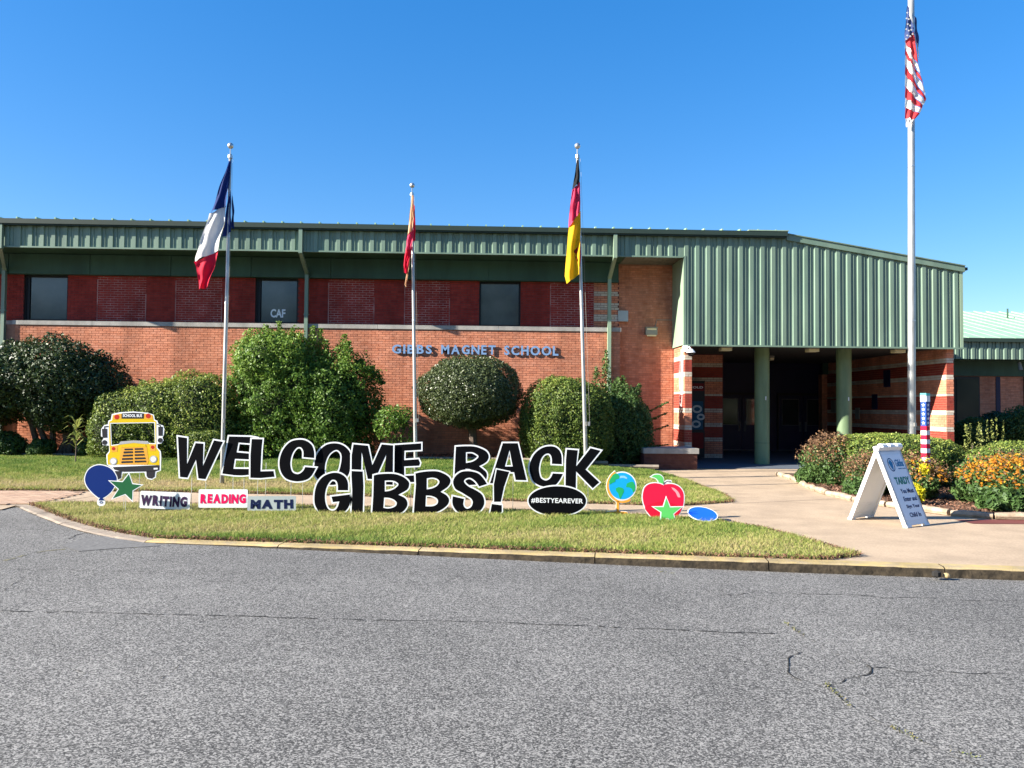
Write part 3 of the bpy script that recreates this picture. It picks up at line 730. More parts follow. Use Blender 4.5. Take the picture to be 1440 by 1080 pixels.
# ribbed metal: one profile pitch per panel
PIT = .308
PROF = [(0, 0), (.014, -.034), (.118, -.034), (.132, 0), (.196, 0), (.204, -.017), (.214, -.017), (.222, 0), (PIT, 0)]
def rib_panel(x, yb, z0, zt, parent, matn='green_metal', xmax=None, name='metal_panel'):
    mb = MB(); n = len(PROF); pr = PROF
    if xmax is not None and x+PIT > xmax: pr = [p for p in PROF if x+p[0] < xmax]+[(xmax-x, 0)]; n = len(pr)
    for (u, d) in pr: mb.v.append((x+u, yb+d, z0)); mb.v.append((x+u, yb+d, zt(x+u)))
    for k in range(n-1): mb.f.append((2*k, 2*k+2, 2*k+3, 2*k+1)); mb.m.append(0); mb.t.append(0)
    return mb.build(name, matn, parent)
x = XC0-.14
xs = []
while x > XL: x -= PIT; xs.append(x)
for x in xs: rib_panel(x, YF+.03, ZFB, lambda u: ZFT, B, xmax=XC0-.14)
XRK = 8.40; ZRK, ZRE = 6.53, 5.70
def ztop(u): return ZFT if u < XRK else ZRK-.1+(ZRE-ZRK)*(u-XRK)/(XC1-XRK)
x = XC0-.0
mb = MB(); mb.box(XC0-.14, XC0, YF+.028, YF+.06, ZFB, ZFT); mb.build('corner_trim', 'green_metal', B)
while x < XC1-.02: rib_panel(x, YF+.03, ZC, ztop, B, xmax=XC1-.09); x += PIT
mb = MB(); mb.box(XC1-.09, XC1, YF+.0, YF+.03, ZC, ZRE-.08); mb.box(XC1-.02, XC1, YF+.03, 30, ZC, ZRE-.08); mb.build('corner_trim', 'green_pale', B)
mb = MB(); mb.box(XC0-.015, XC0, YF+.032, YR, ZC, ZFB); mb.build('canopy_side', 'green_pale', B)
mb = MB(); mb.box(XC0-.012, XC0+.05, YF-.012, YF+.03, ZC, ZFB+.02); mb.build('corner_trim', 'green_metal', B)
mb = MB(); mb.box(XC0-.02, XC1+.005, YF-.015, YF+.04, ZC-.035, ZC+.012); mb.build('base_trim', 'green_metal', B)
mb = MB(); mb.box(XL, XC0-.03, YF-.014, YF+.05, ZFB-.03, ZFB+.012); mb.build('base_trim', 'green_metal', B)
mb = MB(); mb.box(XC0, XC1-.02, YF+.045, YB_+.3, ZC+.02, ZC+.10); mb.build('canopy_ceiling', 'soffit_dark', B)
# gutter along the front, rake board down the right
mb = MB(); mb.box(XL, XRK, YF-.12, YF+.03, ZFT, ZFT+.12); mb.box(XL, XRK+.02, YF-.15, YF-.12, ZFT+.04, ZFT+.17); mb.box(XL, XRK, YF-.12, YF+.03, ZFT+.12, ZFT+.17); mb.build('gutter', 'green_trim', B)
mb = MB(); a, b = (XRK+.02, ZRK), (XC1+.03, ZRE)
for (y0, y1, o0, o1) in ((YF-.05, YF+.3, -.16, 0.0), (YF-.08, YF+.3, 0.001, .03)):
    i = len(mb.v)
    for yy in (y0, y1):
        for (xx, zz) in (a, b): mb.v.append((xx, yy, zz+o0)); mb.v.append((xx, yy, zz+o1))
    for q in ((0, 2, 3, 1), (4, 5, 7, 6), (1, 3, 7, 5), (0, 4, 6, 2), (0, 1, 5, 4), (2, 6, 7, 3)): mb.f.append(tuple(i+k for k in q)); mb.m.append(0); mb.t.append(0)
mb.build('rake_board', 'green_metal', B)
mb = MB(); mb.box(XC1+.0, XC1+.13, YF-.02, YF+.6, ZRE-.10, ZRE-.02); mb.build('gutter_end', 'green_trim', B)
# roof planes and standing seams
mb = MB(); sl_ = .06
mb.poly([(XL, YF+.0, ZFT+.175), (XRK, YF+.0, ZFT+.175), (XRK, 34, ZFT+.175+13*sl_), (XL, 34, ZFT+.175+13*sl_)])
mb.poly([(XRK, YF+.05, ZRK+.0), (XC1, YF+.05, ZRE+.01), (XC1, 34, ZRE+.01), (XRK, 34, ZRK+.6)])
mb.build('roof', 'green_roof', B)
x = XL+.2; mbm = MB(); mbm.box(-.02, .02, 0, .05, 0, .001)
mbs = MB(); i = 0
mbs.v = [(-.02, 0, 0), (.02, 0, 0), (.02, 0, .055), (-.02, 0, .055), (-.02, 9, 9*sl_), (.02, 9, 9*sl_), (.02, 9, 9*sl_+.055), (-.02, 9, 9*sl_+.055), (-.05, 0, 0), (-.02, -.0, .07)]
mbs.f = [(0, 1, 2, 3), (3, 2, 6, 7), (1, 5, 6, 2), (0, 3, 7, 4)]; mbs.m = [0]*4; mbs.t = [0]*4
seam = mbs.mesh('roof_seam', 'green_roof')
while x < XRK-.2: link('roof_seam', seam, B, (x, YF-.10, ZFT+.172)); x += .508
mb = MB(); mb.box(PX(1050, YF, 325), XRK+.04, YF-.16, YF+.2, ZFT+.171, ZFT+.20); mb.build('ridge_flashing', 'green_pale', B)
# downspouts
for (xf, xw) in ((1.5, 5), (423, 431), (865, 857)):
    X0 = PX(xf, YF-.06, 345); X1 = PX(xw, YW-.07, 420); mb = MB(); w = .05
    def rect_run(p, q):
        i = len(mb.v); d = Vector(q)-Vector(p)
        for pt in (p, q):
            for (a, b) in ((-w, -w), (w, -w), (w, w), (-w, w)):
                mb.v.append((pt[0]+a, pt[1]+(b if abs(d.y) < .2 else 0), pt[2]+(0 if abs(d.y) < .2 else b)))
        for q4 in ((0, 1, 5, 4), (1, 2, 6, 5), (2, 3, 7, 6), (3, 0, 4, 7), (0, 3, 2, 1), (4, 5, 6, 7)): mb.f.append(tuple(i+k for k in q4)); mb.m.append(0); mb.t.append(0)
    rect_run((X0, YF-.075, ZFT+.02), (X0, YF-.075, ZFB-.08)); rect_run((X0, YF-.09, ZFB-.04), (X1, YW-.05, ZP+.10)); rect_run((X1, YW-.06, ZP+.14), (X1, YW-.06, .2))
    for zz in (2.4, 4.2): mb.box(X1-.07, X1+.07, YW-.115, YW-.001, zz, zz+.03)
    mb.build('downspout', 'green_pale' if xf > 800 else 'green_metal', B)
# raised lettering on the wall
def wall_text(word, xa, xb, ya, yb):
    n = len(word); geos = [text_geo(c_, .028, .5) for c_ in word]
    ws = [g[0][:, 0].max()-g[0][:, 0].min() for g in geos]; tot = sum(ws)+.16*(n-1)
    X0, X1 = PX(xa, YW, 490), PX(xb, YW, 490); k = (X1-X0)/tot; x = X0
    for c_, w_ in zip(word, ws):
        zt, zb = PZ((xa+xb)/2, ya, YW), PZ((xa+xb)/2, yb, YW)
        mb = MB(); text_fit(mb, c_, x, x+w_*k, zb, zt, YW-.055, .025, 0, .028)
        for zz in (zb+.03, zt-.05): mb.box(x+w_*k*.5-.006, x+w_*k*.5+.006, YW-.031, YW, zz, zz+.012)
        mb.build('letter', 'letter_blue', B); x += (w_+.16)*k
wall_text('GIBBS', 551.5, 607.5, 485, 497.5); wall_text('MAGNET', 620.5, 697, 485.5, 498.5); wall_text('SCHOOL', 709, 785, 486.5, 500)
# wall light, junction box, conduit, camera on the pier
xl0, xl1 = PX(908, YR-.1, 466), PX(924, YR-.1, 466); z0, z1 = PZ(916, 473, YR-.1), PZ(916, 461, YR-.1)
mb = MB(); mb.box(xl0, xl1, YR-.16, YR, z0+.04, z1); mb.box(xl0-.01, xl1+.01, YR-.19, YR-.02, z1, z1+.02); o = mb.build('wall_light', 'lamp_house', B)
mb = MB(); mb.poly([(xl0+.03, YR-.165, z1-.02), (xl0+.03, YR-.14, z0), (xl1-.03, YR-.14, z0), (xl1-.03, YR-.165, z1-.02)]); mb.build('lens', 'lamp_lens', o)
xl0, xl1 = PX(869, YR-.1, 445), PX(883, YR-.1, 445); z0, z1 = PZ(876, 452, YR-.1), PZ(876, 437, YR-.1)
mb = MB(); mb.box(xl0, xl1, YR-.14, YR, z0, z1); mb.build('wall_box', 'grey_board', B)
mb = MB(); zc = PZ(930, 450, YR); mb.tube([(PX(921, YR), YR-.02, PZ(921, 460, YR)), (PX(923, YR), YR-.02, zc), (XC0, YR-.02, zc)], .012, 6); mb.build('conduit', 'lamp_house', B)
xc = PX(966, 21.2, 490); zc = PZ(966, 494, 21.2)
mb = MB(); mb.box(xc-.10, xc+.02, 21.16, 21.28, zc-.02, zc+.16); mb.tube([(xc+.02, 21.2, zc+.10), (xc+.03, 21.05, zc+.11), (xc+.06, 21.0, zc+.02)], .022, 8)
mb.tube([(xc+.06, 21.0, zc+.05), (xc+.06, 21.0, zc-.05)], [.05, .13], 14); o = mb.build('security_camera', 'white_plastic', B)
mb = MB(); mb.sphere((xc+.06, 21.0, zc-.055), .105, 14, 0, -1.0, 0.0); mb.build('dome', 'camera_dome', o, smooth=True)
mb = MB(); xk = PX(957, 21.6); mb.tube([(XP0-.012, 21.75, ZC-.25), (XP0-.03, 21.78, 2.6), (XP0-.02, 21.72, 1.75), (XP0-.012, 21.6, 1.65), (XP0-.015, 21.5, 2.0)], .008, 6); mb.build('cable', 'white_plastic', B)
mb = MB(); mb.box(XP0-.05, XP0, 21.42, 21.52, 2.0, ZC-.1); mb.build('cable_cover', 'white_plastic', B)
# columns
YCO = 22.4
for cx_ in (PX(1071.5, YCO, 600), PX(1187, YCO, 600)):
    mb = MB(); mb.tube([(cx_, YCO, -.02), (cx_, YCO, 1.25), (cx_, YCO, ZC+.02)], .214, 32, cap=False); o = mb.build('column', 'column_green', B, smooth=True)
    mb = MB(); mb.tube([(cx_, YCO, .62), (cx_, YCO, .632)], .217, 32, cap=False); mb.build('weld_ring', 'green_panel', o)
    mb = MB(); mb.box(cx_+.02, cx_+.045, YCO-.235, YCO-.20, 1.88, 1.99); mb.build('tag', 'white_plastic', o)
# canopy ceiling lights
for (px_, py_, Y_) in ((1020, 491, 21.6), (1142, 491, 21.6), (1263, 494, 21.6), (1084, 503, 25.5)):
    X0 = PX(px_, Y_, py_); mb = MB(); w_ = .16 if Y_ < 22 else .07
    mb.box(X0-w_, X0+w_, Y_-.14, Y_+.14, ZC-.05, ZC+.02); o = mb.build('ceiling_light', 'lamp_house', B)
    mb = MB(); mb.box(X0-w_+.01, X0+w_-.01, Y_-.13, Y_+.13, ZC-.13, ZC-.051); mb.build('lens', 'lamp_lens', o)
# back wall with doors
mb = MB(); mb.box(XA1+.02, XRI, YB_, YB_+.2, -.05, ZC+.02); mb.build('entrance_wall', 'navy', B)
def door(xc0, wdt, side):
    mb = MB(); mb.box(xc0, xc0+wdt, YB_-.07, YB_-.02, .06, 2.15)
    d_ = mb.build('door', 'navy', B)
    gx0, gx1 = (xc0+.12, xc0+wdt-.16) if side < 0 else (xc0+.16, xc0+wdt-.12)
    mb = MB(); mb.box(gx0, gx1, YB_-.078, YB_-.072, 1.02, 2.0); mb.build('pane', 'glass_dark', d_)
    mb = MB()
    for q in ((gx0-.02, gx0, 1.0, 2.02), (gx1, gx1+.02, 1.0, 2.02), (gx0, gx1, 1.0, 1.02), (gx0, gx1, 2.0, 2.02)): mb.box(q[0], q[1], YB_-.085, YB_-.071, q[2], q[3])
    mb.build('trim', 'door_metal', d_)
    hx = xc0+wdt-.10 if side < 0 else xc0+.10
    mb = MB(); mb.tube([(hx, YB_-.14, .78), (hx, YB_-.14, 1.12)], .014, 8); mb.box(hx-.04, hx+.04, YB_-.09, YB_-.071, .76, 1.14); mb.build('handle', 'door_metal', d_)
for xm in (PX(1042.5, YB_, 600), PX(1128, YB_, 600)):
    door(xm-.93, .92, -1); door(xm+.01, .92, 1)
    mb = MB(); mb.box(xm-1.0, xm-.94, YB_-.1, YB_-.02, 0, 2.25); mb.box(xm+.94, xm+1.0, YB_-.1, YB_-.02, 0, 2.25); mb.box(xm-.94, xm+.94, YB_-.1, YB_-.02, 2.16, 2.25); mb.box(xm-.94, xm+.94, YB_-.12, YB_-.02, .0, .05)
    mb.build('door_frame', 'dark_frame', B)
for xm in (PX(1032, YB_, 600), PX(1125, YB_, 600)):
    mb = MB(); mb.box(xm-1.0, xm+1.0, YB_-.14, YB_-.125, .03, .06); mb.build('threshold', 'door_metal', B)
# notices on the inner right wall
for (y_, z_, w_, h_) in ((25.4, 1.9, .35, .5), (24.6, 2.65, .4, .55), (26.6, 1.5, .3, .4), (28.4, 1.75, .5, .45)):
    mb = MB(); mb.box(XRI-.03, XRI-.009, y_-w_/2, y_+w_/2, z_-h_/2, z_+h_/2); mb.build('notice', 'navy' if y_ < 26 else 'lamp_house', B)

# ---- right wing
YG = 28.0
RW = thing('school_wing', 'lower brick wing with pale green roof behind the canopy at the right edge', 'building', (20, 28.5, 0))
XW0, XW1 = XC1-.6, 34
zf0, zf1, zg1 = 3.56, 4.20, 4.34
x = XW0
nrib = 0
while x < XW1: rib_panel(x, YG+.03, zf0, lambda u: zf1, RW, name='metal_panel'); x += PIT
mb = MB(); mb.box(XW0, XW1, YG-.12, YG+.03, zf1, zg1); mb.build('gutter', 'green_trim', RW)
mb = MB(); mb.poly([(XW0, YG-.1, zg1+.003), (XW1, YG-.1, zg1+.003), (XW1, YG+7, zg1+1.92), (XW0, YG+7, zg1+1.92)]); mb.poly([(XW0, YG+7, zg1+1.92), (XW1, YG+7, zg1+1.92), (XW1, YG+14, zg1), (XW0, YG+14, zg1)])
mb.build('roof', 'green_roof', RW)
sm = MB(); sm.v = [(-.02, 0, 0), (.02, 0, 0), (.02, 0, .05), (-.02, 0, .05), (-.02, 7.1, 1.95), (.02, 7.1, 1.95), (.02, 7.1, 2.0), (-.02, 7.1, 2.0)]
sm.f = [(0, 1, 2, 3), (3, 2, 6, 7), (1, 5, 6, 2), (0, 3, 7, 4)]; sm.m = [0]*4; sm.t = [0]*4; smm = sm.mesh('roof_seam', 'green_roof')
for k in range(26): link('roof_seam', smm, RW, (XW0+.3+k*.6, YG-.1, zg1-.038))
mb = MB(); xx = PX(1417, 33, 455); mb.tube([(xx, 33, 5.4), (xx, 33, 6.15)], .035, 8); mb.build('vent_pipe', 'green_panel', RW)
mb = MB(); mb.box(XW0, XW1, YG+.05, 29.0, zf0+.01, zf0+.04); mb.build('soffit', 'green_panel', RW)
mb = MB(); mb.box(XW0, XW1, 28.9, 29.0, 2.97, zf0); mb.build('spandrel_panel', 'green_panel', RW)
mb = MB(); mb.box(XW0, XW1, 29.0, 29.3, -.05, 2.97); mb.build('wall', 'mortar_orange', RW)
bw = []; xw = [(PX(1342, 29), PX(1377, 29)), (PX(1400, 29), PX(1406, 29)), (PX(1439, 29), PX(1460, 29))]
brick_field('x', 29.0, XW0, 24.5, .3, 2.97, lambda r_, z: 'brick_orange', [(a, b, .3, 2.97) for a, b in xw], out=bw)
bw.sort(key=lambda b: b[0]); mb = MB()
for (u, pl, z, ax, ln, mk, sg) in bw: brick_box(mb, u, pl, z, ax, ln, 0, sg, random.uniform(.001, .999))
stuff(mb.build('bricks', 'brick_orange', RW))
for i, (a, b) in enumerate(xw):
    mb = MB(); mb.box(a, b, 28.97, 29.0, .4, 2.95); o = mb.build('window', 'navy' if i == 1 else 'dark_frame', RW)
    if i != 1: mb = MB(); mb.box(a+.06, b-.06, 28.95, 28.965, .8, 2.85); mb.build('pane', 'glass_dark', o)
mb = MB(); xx = PX(1432, 28.4, 515); mb.tube([(xx, 28.35, zf0-.02), (xx, 28.35, zf0-.1), (xx+.02, 28.3, zf0-.38)], [.03, .06, .08], 10); mb.build('flood_light', 'lamp_house', RW)

# ---- low brick wall beside the entrance
xb0, xb1 = PX(905, 20.1, 650), PX(983, 20.1, 650)
BW = thing('bench_wall', 'low dark brick bench wall with grey stone cap at the foot of the striped entrance pier', 'low wall', ((xb0+xb1)/2, 20.4, 0))
mb = MB(); mb.box(xb0+.02, xb1-.04, 20.14, 21.27, -.02, .42); mb.build('core', 'mortar_red', BW)
mb = MB(); mb.box(xb0, xb1, 20.1, 21.27, .42, .56); mb.build('cap', 'sill_stone', BW)
bb = []; brick_field('x', 20.14, xb0+.02, xb1-.04, .0, .41, lambda r_, z: 'brick_orange', out=bb)
brick_field('y', xb1-.04, 20.14, 21.2, .0, .41, lambda r_, z: 'brick_orange', out=bb, sgn=1)
mat('brick_brown', (.12, .05, .035), .9, (.09, .036, .028), 9, tone=BT, bump=.4, bscale=60)
for (u, pl, z, ax, ln, mk, sg) in bb: link('brick', unit_brick(ax, ln, 'brick_brown', sg), BW, (u, pl, z) if ax == 'x' else (pl, u, z))

# ---- vending machine in the alcove
xv0, xv1 = PX(971, 24.3, 560), PX(991, 24.3, 560)
VM = thing('vending_machine', 'tall dark drinks vending machine with red header and swirled picture in the shaded entrance alcove', 'vending machine', ((xv0+xv1)/2, 24.6, 0))
mb = MB(); mb.box(xv0-.5, xv1, 24.3, 24.95, .05, 2.5); mb.build('cabinet', 'black', VM)
mb = MB(); mb.box(xv0-.45, xv1-.03, 24.285, 24.3, 2.18, 2.42); h_ = mb.build('header', 'vend_red', VM)
mb = MB(); text_fit(mb, 'COLD', xv0-.05, xv1-.06, 2.26, 2.33, 24.28, .004); mb.build('lettering', 'white_board', h_)
mb = MB(); mb.box(xv0-.45, xv1-.06, 24.285, 24.3, .95, 1.85); pc = mb.build('picture', 'vend_blue', VM)
for q, (cx_, cz_, rr) in enumerate(((-.02, 1.6, .16), (.1, 1.35, .13), (-.05, 1.12, .15))):
    mb = MB(); c_ = circle((xv0+xv1)/2+cx_, cz_, rr, rr*.8, 20); plate(mb, [c_, offset(c_, -.06)], 24.28, 24.284); mb.build('swirl', 'grey_board', pc)
mb = MB(); mb.box(xv0-.45, xv1-.04, 24.285, 24.3, .35, .85); mb.build('panel', 'vend_red', VM)

# ================================================================== YARD SIGNS
A_ = (245, 605, 14.4); B__ = (305, 605, 14.4); C_ = (385, 610, 12.0); D_ = (485, 615, 12.0); E_ = (430, 655, 14.4); F_ = (510, 655, 14.4)
G_ = (570, 650, 14.4); H_ = (625, 615, 14.4); I_ = (635, 650, 14.4); J_ = (680, 610, 14.4); K_ = (750, 615, 14.4)
YU1, YU2 = 11.62, 11.45
LET = [
 ('W', A_, YU1, 'first letter W of the upper row, beside the flagpole', ["76,130 258,158 258,690 435,260 590,272 580,725 805,205 985,235 630,990 490,975 440,590 265,960 118,945"]),
 ('E', B__, YU1+.03, 'letter E of the upper row between the W and the L, leaning right', ["245,125 690,135 815,160 790,275 435,248 398,448 700,475 690,592 362,578 332,780 700,785 690,900 500,915 350,910 110,878"]),
 ('L', B__, YU1, 'letter L of the upper row, upright and overlapping the E', ["705,178 922,182 900,400 880,832 1145,826 1165,942 880,968 678,962 680,500"]),
 ('C', C_, YU1, 'letter C of the upper row after the L', ["500,393 680,408 678,300* 640,190* 540,115* 420,100* 290,130* 190,220* 120,350* 95,500* 120,640* 200,750* 320,795* 440,800* 560,770* 640,700* 710,575 530,560 500,620* 440,670* 380,678* 310,640* 280,540* 285,430* 320,320* 380,240* 430,222* 470,240* 500,300*"]),
 ('O', C_, YU1+.03, 'round letter O of the upper row above the G', ["1035,160* 1150,185* 1240,250* 1290,330* 1300,450* 1285,600* 1240,720* 1120,830* 960,862* 800,810* 720,740* 680,650* 685,520* 720,370* 790,260* 900,180*", "1040,272* 1110,300* 1145,380* 1130,520* 1090,650* 1020,730* 940,745* 870,680* 860,580* 880,460* 940,340*"]),
 ('M', D_, YU1, 'letter M of the upper row between the O and the last E', ["145,118 388,140 462,472 622,118 812,135 805,800 655,795 695,290 510,705 385,700 280,240 270,760 110,760 115,300"]),
 ('E', D_, YU1+.03, 'letter E ending the first upper word, in front of the middle flagpole', ["842,130 1285,100 1285,210 1003,225 998,385 1240,368 1268,430 1252,478 998,490 1000,650 1255,636 1260,748 1110,755 830,775"]),
 ('B', H_, YU1, 'letter B that starts the second word of the upper row, above the S', ["232,190 400,180* 600,185* 750,230* 850,290* 895,380* 870,470* 800,530* 700,582 800,660* 850,720* 855,800* 820,880* 700,945* 500,965* 195,965 215,500", "432,300 560,300* 660,350* 690,395* 640,450* 560,495* 432,520", "425,635 520,645* 620,700* 650,740* 600,800* 500,825* 415,825"]),
 ('A', J_, YU1, 'letter A of the upper row behind the exclamation mark', ["390,190 690,190 868,940 650,935 618,778 400,770 335,1010 130,1000", "525,325 590,662 430,662"]),
 ('C', K_, YU1+.03, 'letter C of the upper row between the A and the K', ["375,535 575,545 570,380* 530,270* 440,195* 320,180* 200,205* 90,270* 0,370* -60,500* -80,640* -50,780* 10,900* 130,975* 270,1000* 430,970* 520,880* 600,740 395,730 350,820* 290,865* 230,870* 150,820* 115,700* 115,590* 150,450* 210,360* 290,325* 350,360* 375,440*"]),
 ('K', K_, YU1, 'letter K that ends the upper row, standing above the oval hashtag sign', ["680,245 898,262 865,590 1160,218 1360,270 1055,650 1335,910 1200,1030 865,690 855,1130 650,1130 655,700 660,450"]),
 ('G', E_, YU2, 'letter G that starts the lower row', ["650,495 855,495 850,340* 800,230* 700,160* 590,140* 470,160* 350,220* 250,330* 195,470* 175,620* 180,760* 225,870* 300,960* 450,1000* 650,990* 800,915* 880,800* 905,680* 890,580 520,625 550,735 680,720 650,820* 600,890* 530,910* 450,870* 400,760* 385,620* 405,480* 450,370* 510,295* 560,280* 620,310* 648,390*"]),
 ('I', E_, YU2, 'narrow letter I of the lower row between the G and a B', ["928,105 1150,115 1165,400 1150,1000 925,1000 940,500 925,200"]),
 ('B', F_, YU2, 'letter B of the lower row next to the I', ["225,195 330,170* 500,160* 660,168* 820,225* 920,310* 940,380* 900,480* 720,585 850,650* 900,730* 895,820* 820,920* 700,975* 500,990* 190,990 215,600", "445,298 600,298* 700,340* 722,390* 650,460* 550,505* 445,520", "432,642 540,650* 640,690* 690,750* 670,810* 600,850* 500,865* 415,850"]),
 ('B', G_, YU2, 'letter B of the lower row next to the S', ["205,225 320,200* 480,182* 650,185* 790,235* 890,310* 910,400* 850,500* 710,598 820,660* 880,740* 870,830* 790,920* 650,1000* 500,1040* 170,1040 195,700 215,450", "432,325 550,310* 650,340* 690,400* 640,480* 540,530* 430,550", "415,672 520,680* 620,720* 662,780* 640,850* 550,890* 405,892"]),
 ('S', I_, YU2, 'curved letter S of the lower row beside the exclamation mark', ["715,440 660,350* 560,240* 450,195* 330,180* 200,195* 90,270* 35,370* 40,460* 90,550* 200,610* 330,690* 400,740* 430,810* 400,900* 330,940* 270,920* 235,850* 250,740 25,690 15,800* 40,900* 120,1000* 250,1055* 400,1055* 530,1020* 620,930* 660,830* 650,730* 600,640* 480,560* 340,490* 265,420* 250,370* 300,325* 380,315* 470,370* 520,430* 560,490"]),
]
def stakes(root, xs, y, z0, ztop):
    for x in xs:
        mb = MB(); mb.tube([(x, y, z0), (x, y, ztop)], .004, 5); mb.build('stake', 'aluminium', root)
def sign(name, label, cat, Y, back, layers, stake=None, group=None, bmat='white_board', z0=.0):
    """back: loops of the white backing; layers: (name, loops, material, level)"""
    allp = [p for l in back for p in l]; xa = min(p[0] for p in allp); xb = max(p[0] for p in allp); za = min(p[1] for p in allp)
    root = thing(name, label, cat, ((xa+xb)/2, Y, max(0, z0)), group)
    mb = MB(); plate(mb, back, Y, Y+.006); mb.build('board', bmat, root)
    for (nm, loops, mt, lv) in layers:
        mb = MB(); plate(mb, loops, Y-.0012*lv, Y-.0012*(lv-1)-.0002); mb.build(nm, mt, root)
    if stake:
        zt = min(za+.25, max(p[1] for p in allp)-.05)
        stakes(root, [xa+(xb-xa)*k for k in stake], Y+.011, -.06, zt)
    return root
for (ch, fr, Y, lab, loops) in LET:
    ls = [parse(s_, *fr, Y) for s_ in loops]
    ls = [l if area(l) > 0 else l[::-1] for l in ls]
    back = [offset(ls[0], .022)]+[offset(l, -.020) for l in ls[1:]]
    sign('letter_sign', 'large black '+lab, 'letter sign', Y, back, [('face', ls, 'black_board', 1)], (.33, .62), 'big black letters standing on the lawn')
# exclamation mark: one board, bar and dot printed
bar = parse("915,145 1165,195 1060,500 995,800 860,800 855,450", *I_, YU2-.04); dot = parse("815,845 1015,870 1015,1000 960,1060 780,1040", *I_, YU2-.04)
outl = parse("895,118 1195,180 1085,510 1015,820 1040,860 1045,1010 980,1085 745,1045 800,840 835,780 835,450", *I_, YU2-.04)
sign('letter_sign', 'large black exclamation mark at the end of the lower row', 'letter sign', YU2-.04, [outl], [('face', [bar], 'black_board', 1), ('face', [dot], 'black_board', 1)], (.4,), 'big black letters standing on the lawn')
# oval hashtag sign
Y = 11.3; c0 = P(735+700/14.4, 675+422/14.4, Y); rx = 608/14.4*Y/1080; rz = 322/14.4*Y/1080
root = sign('oval_sign', 'black oval yard sign with a white hashtag slogan below the letter K', 'sign', Y, [circle(*c0, rx, rz, 48)], [('face', [circle(*c0, rx-.018, rz-.02, 48)], 'black_board', 1)], (.3, .7))
mb = MB(); text_fit(mb, '#BESTYEAREVER', *(lambda a, b: (a[0], b[0]))(P(747, 700, Y), P(820, 700, Y)), P(780, 708, Y)[1], P(780, 700.5, Y)[1], Y-.0036, .002, 0, .02, tilt=-R(.9), space=1.05); mb.build('lettering', 'white_board', root)
# word boards
def board(name, txt, x0, x1, y0, y1, Y, tilt, bm, tm, label, tx0, tx1, ty0, ty1, jig):
    X0, Z1 = P(x0, y0, Y); X1, Z0 = P(x1, y1, Y); cx_, cz_ = (X0+X1)/2, (Z0+Z1)/2
    rot = lambda p: (cx_+(p[0]-cx_)*math.cos(tilt)-(p[1]-cz_)*math.sin(tilt), cz_+(p[0]-cx_)*math.sin(tilt)+(p[1]-cz_)*math.cos(tilt))
    root = sign(name, label, 'sign', Y, [[rot(p) for p in rrect(X0, X1, Z0, Z1, .02)]], [], (.25, .75), None, bm)
    tx0_, tz1 = P(tx0, ty0, Y); tx1_, tz0 = P(tx1, ty1, Y); n = len(txt)
    ws = [text_geo(c_, .065, .5)[0][:, 0] for c_ in txt]; ws = [w_.max()-w_.min() for w_ in ws]; gap = .09; tot = sum(ws)+gap*(n-1); k = (tx1_-tx0_)/tot; x = tx0_; mb = MB(); r = random.Random(n)
    for c_, w_ in zip(txt, ws):
        j = r.uniform(-jig, jig)
        text_fit(mb, c_, x, x+w_*k, tz0+j, tz1+j, Y-.003, .002, 0, .065, tilt=r.uniform(-.05, .05), fn=lambda p: (rot((p[0], p[2]))[0], p[1], rot((p[0], p[2]))[1])); x += (w_+gap)*k
    mb.build('lettering', tm, root); return root
board('word_sign', 'WRITING', 197, 267, 691.5, 716, 11.62, -R(2.2), 'white_board', 'text_purple', 'small white yard sign with dark purple word, between the green star and the pink word', 198, 263, 697, 712, .006)
board('word_sign', 'READING', 279.5, 348, 688, 714, 11.6, R(.2), 'white_board', 'text_pink', 'small white yard sign with a bright pink word, middle of the three word signs', 282, 345.5, 694.5, 708, .003)
board('word_sign', 'MATH', 348, 416, 697.5, 718.5, 11.56, R(.3), 'grey_board', 'text_navy', 'small pale grey yard sign with a four letter navy word', 352.5, 412, 702.5, 715.5, .002)
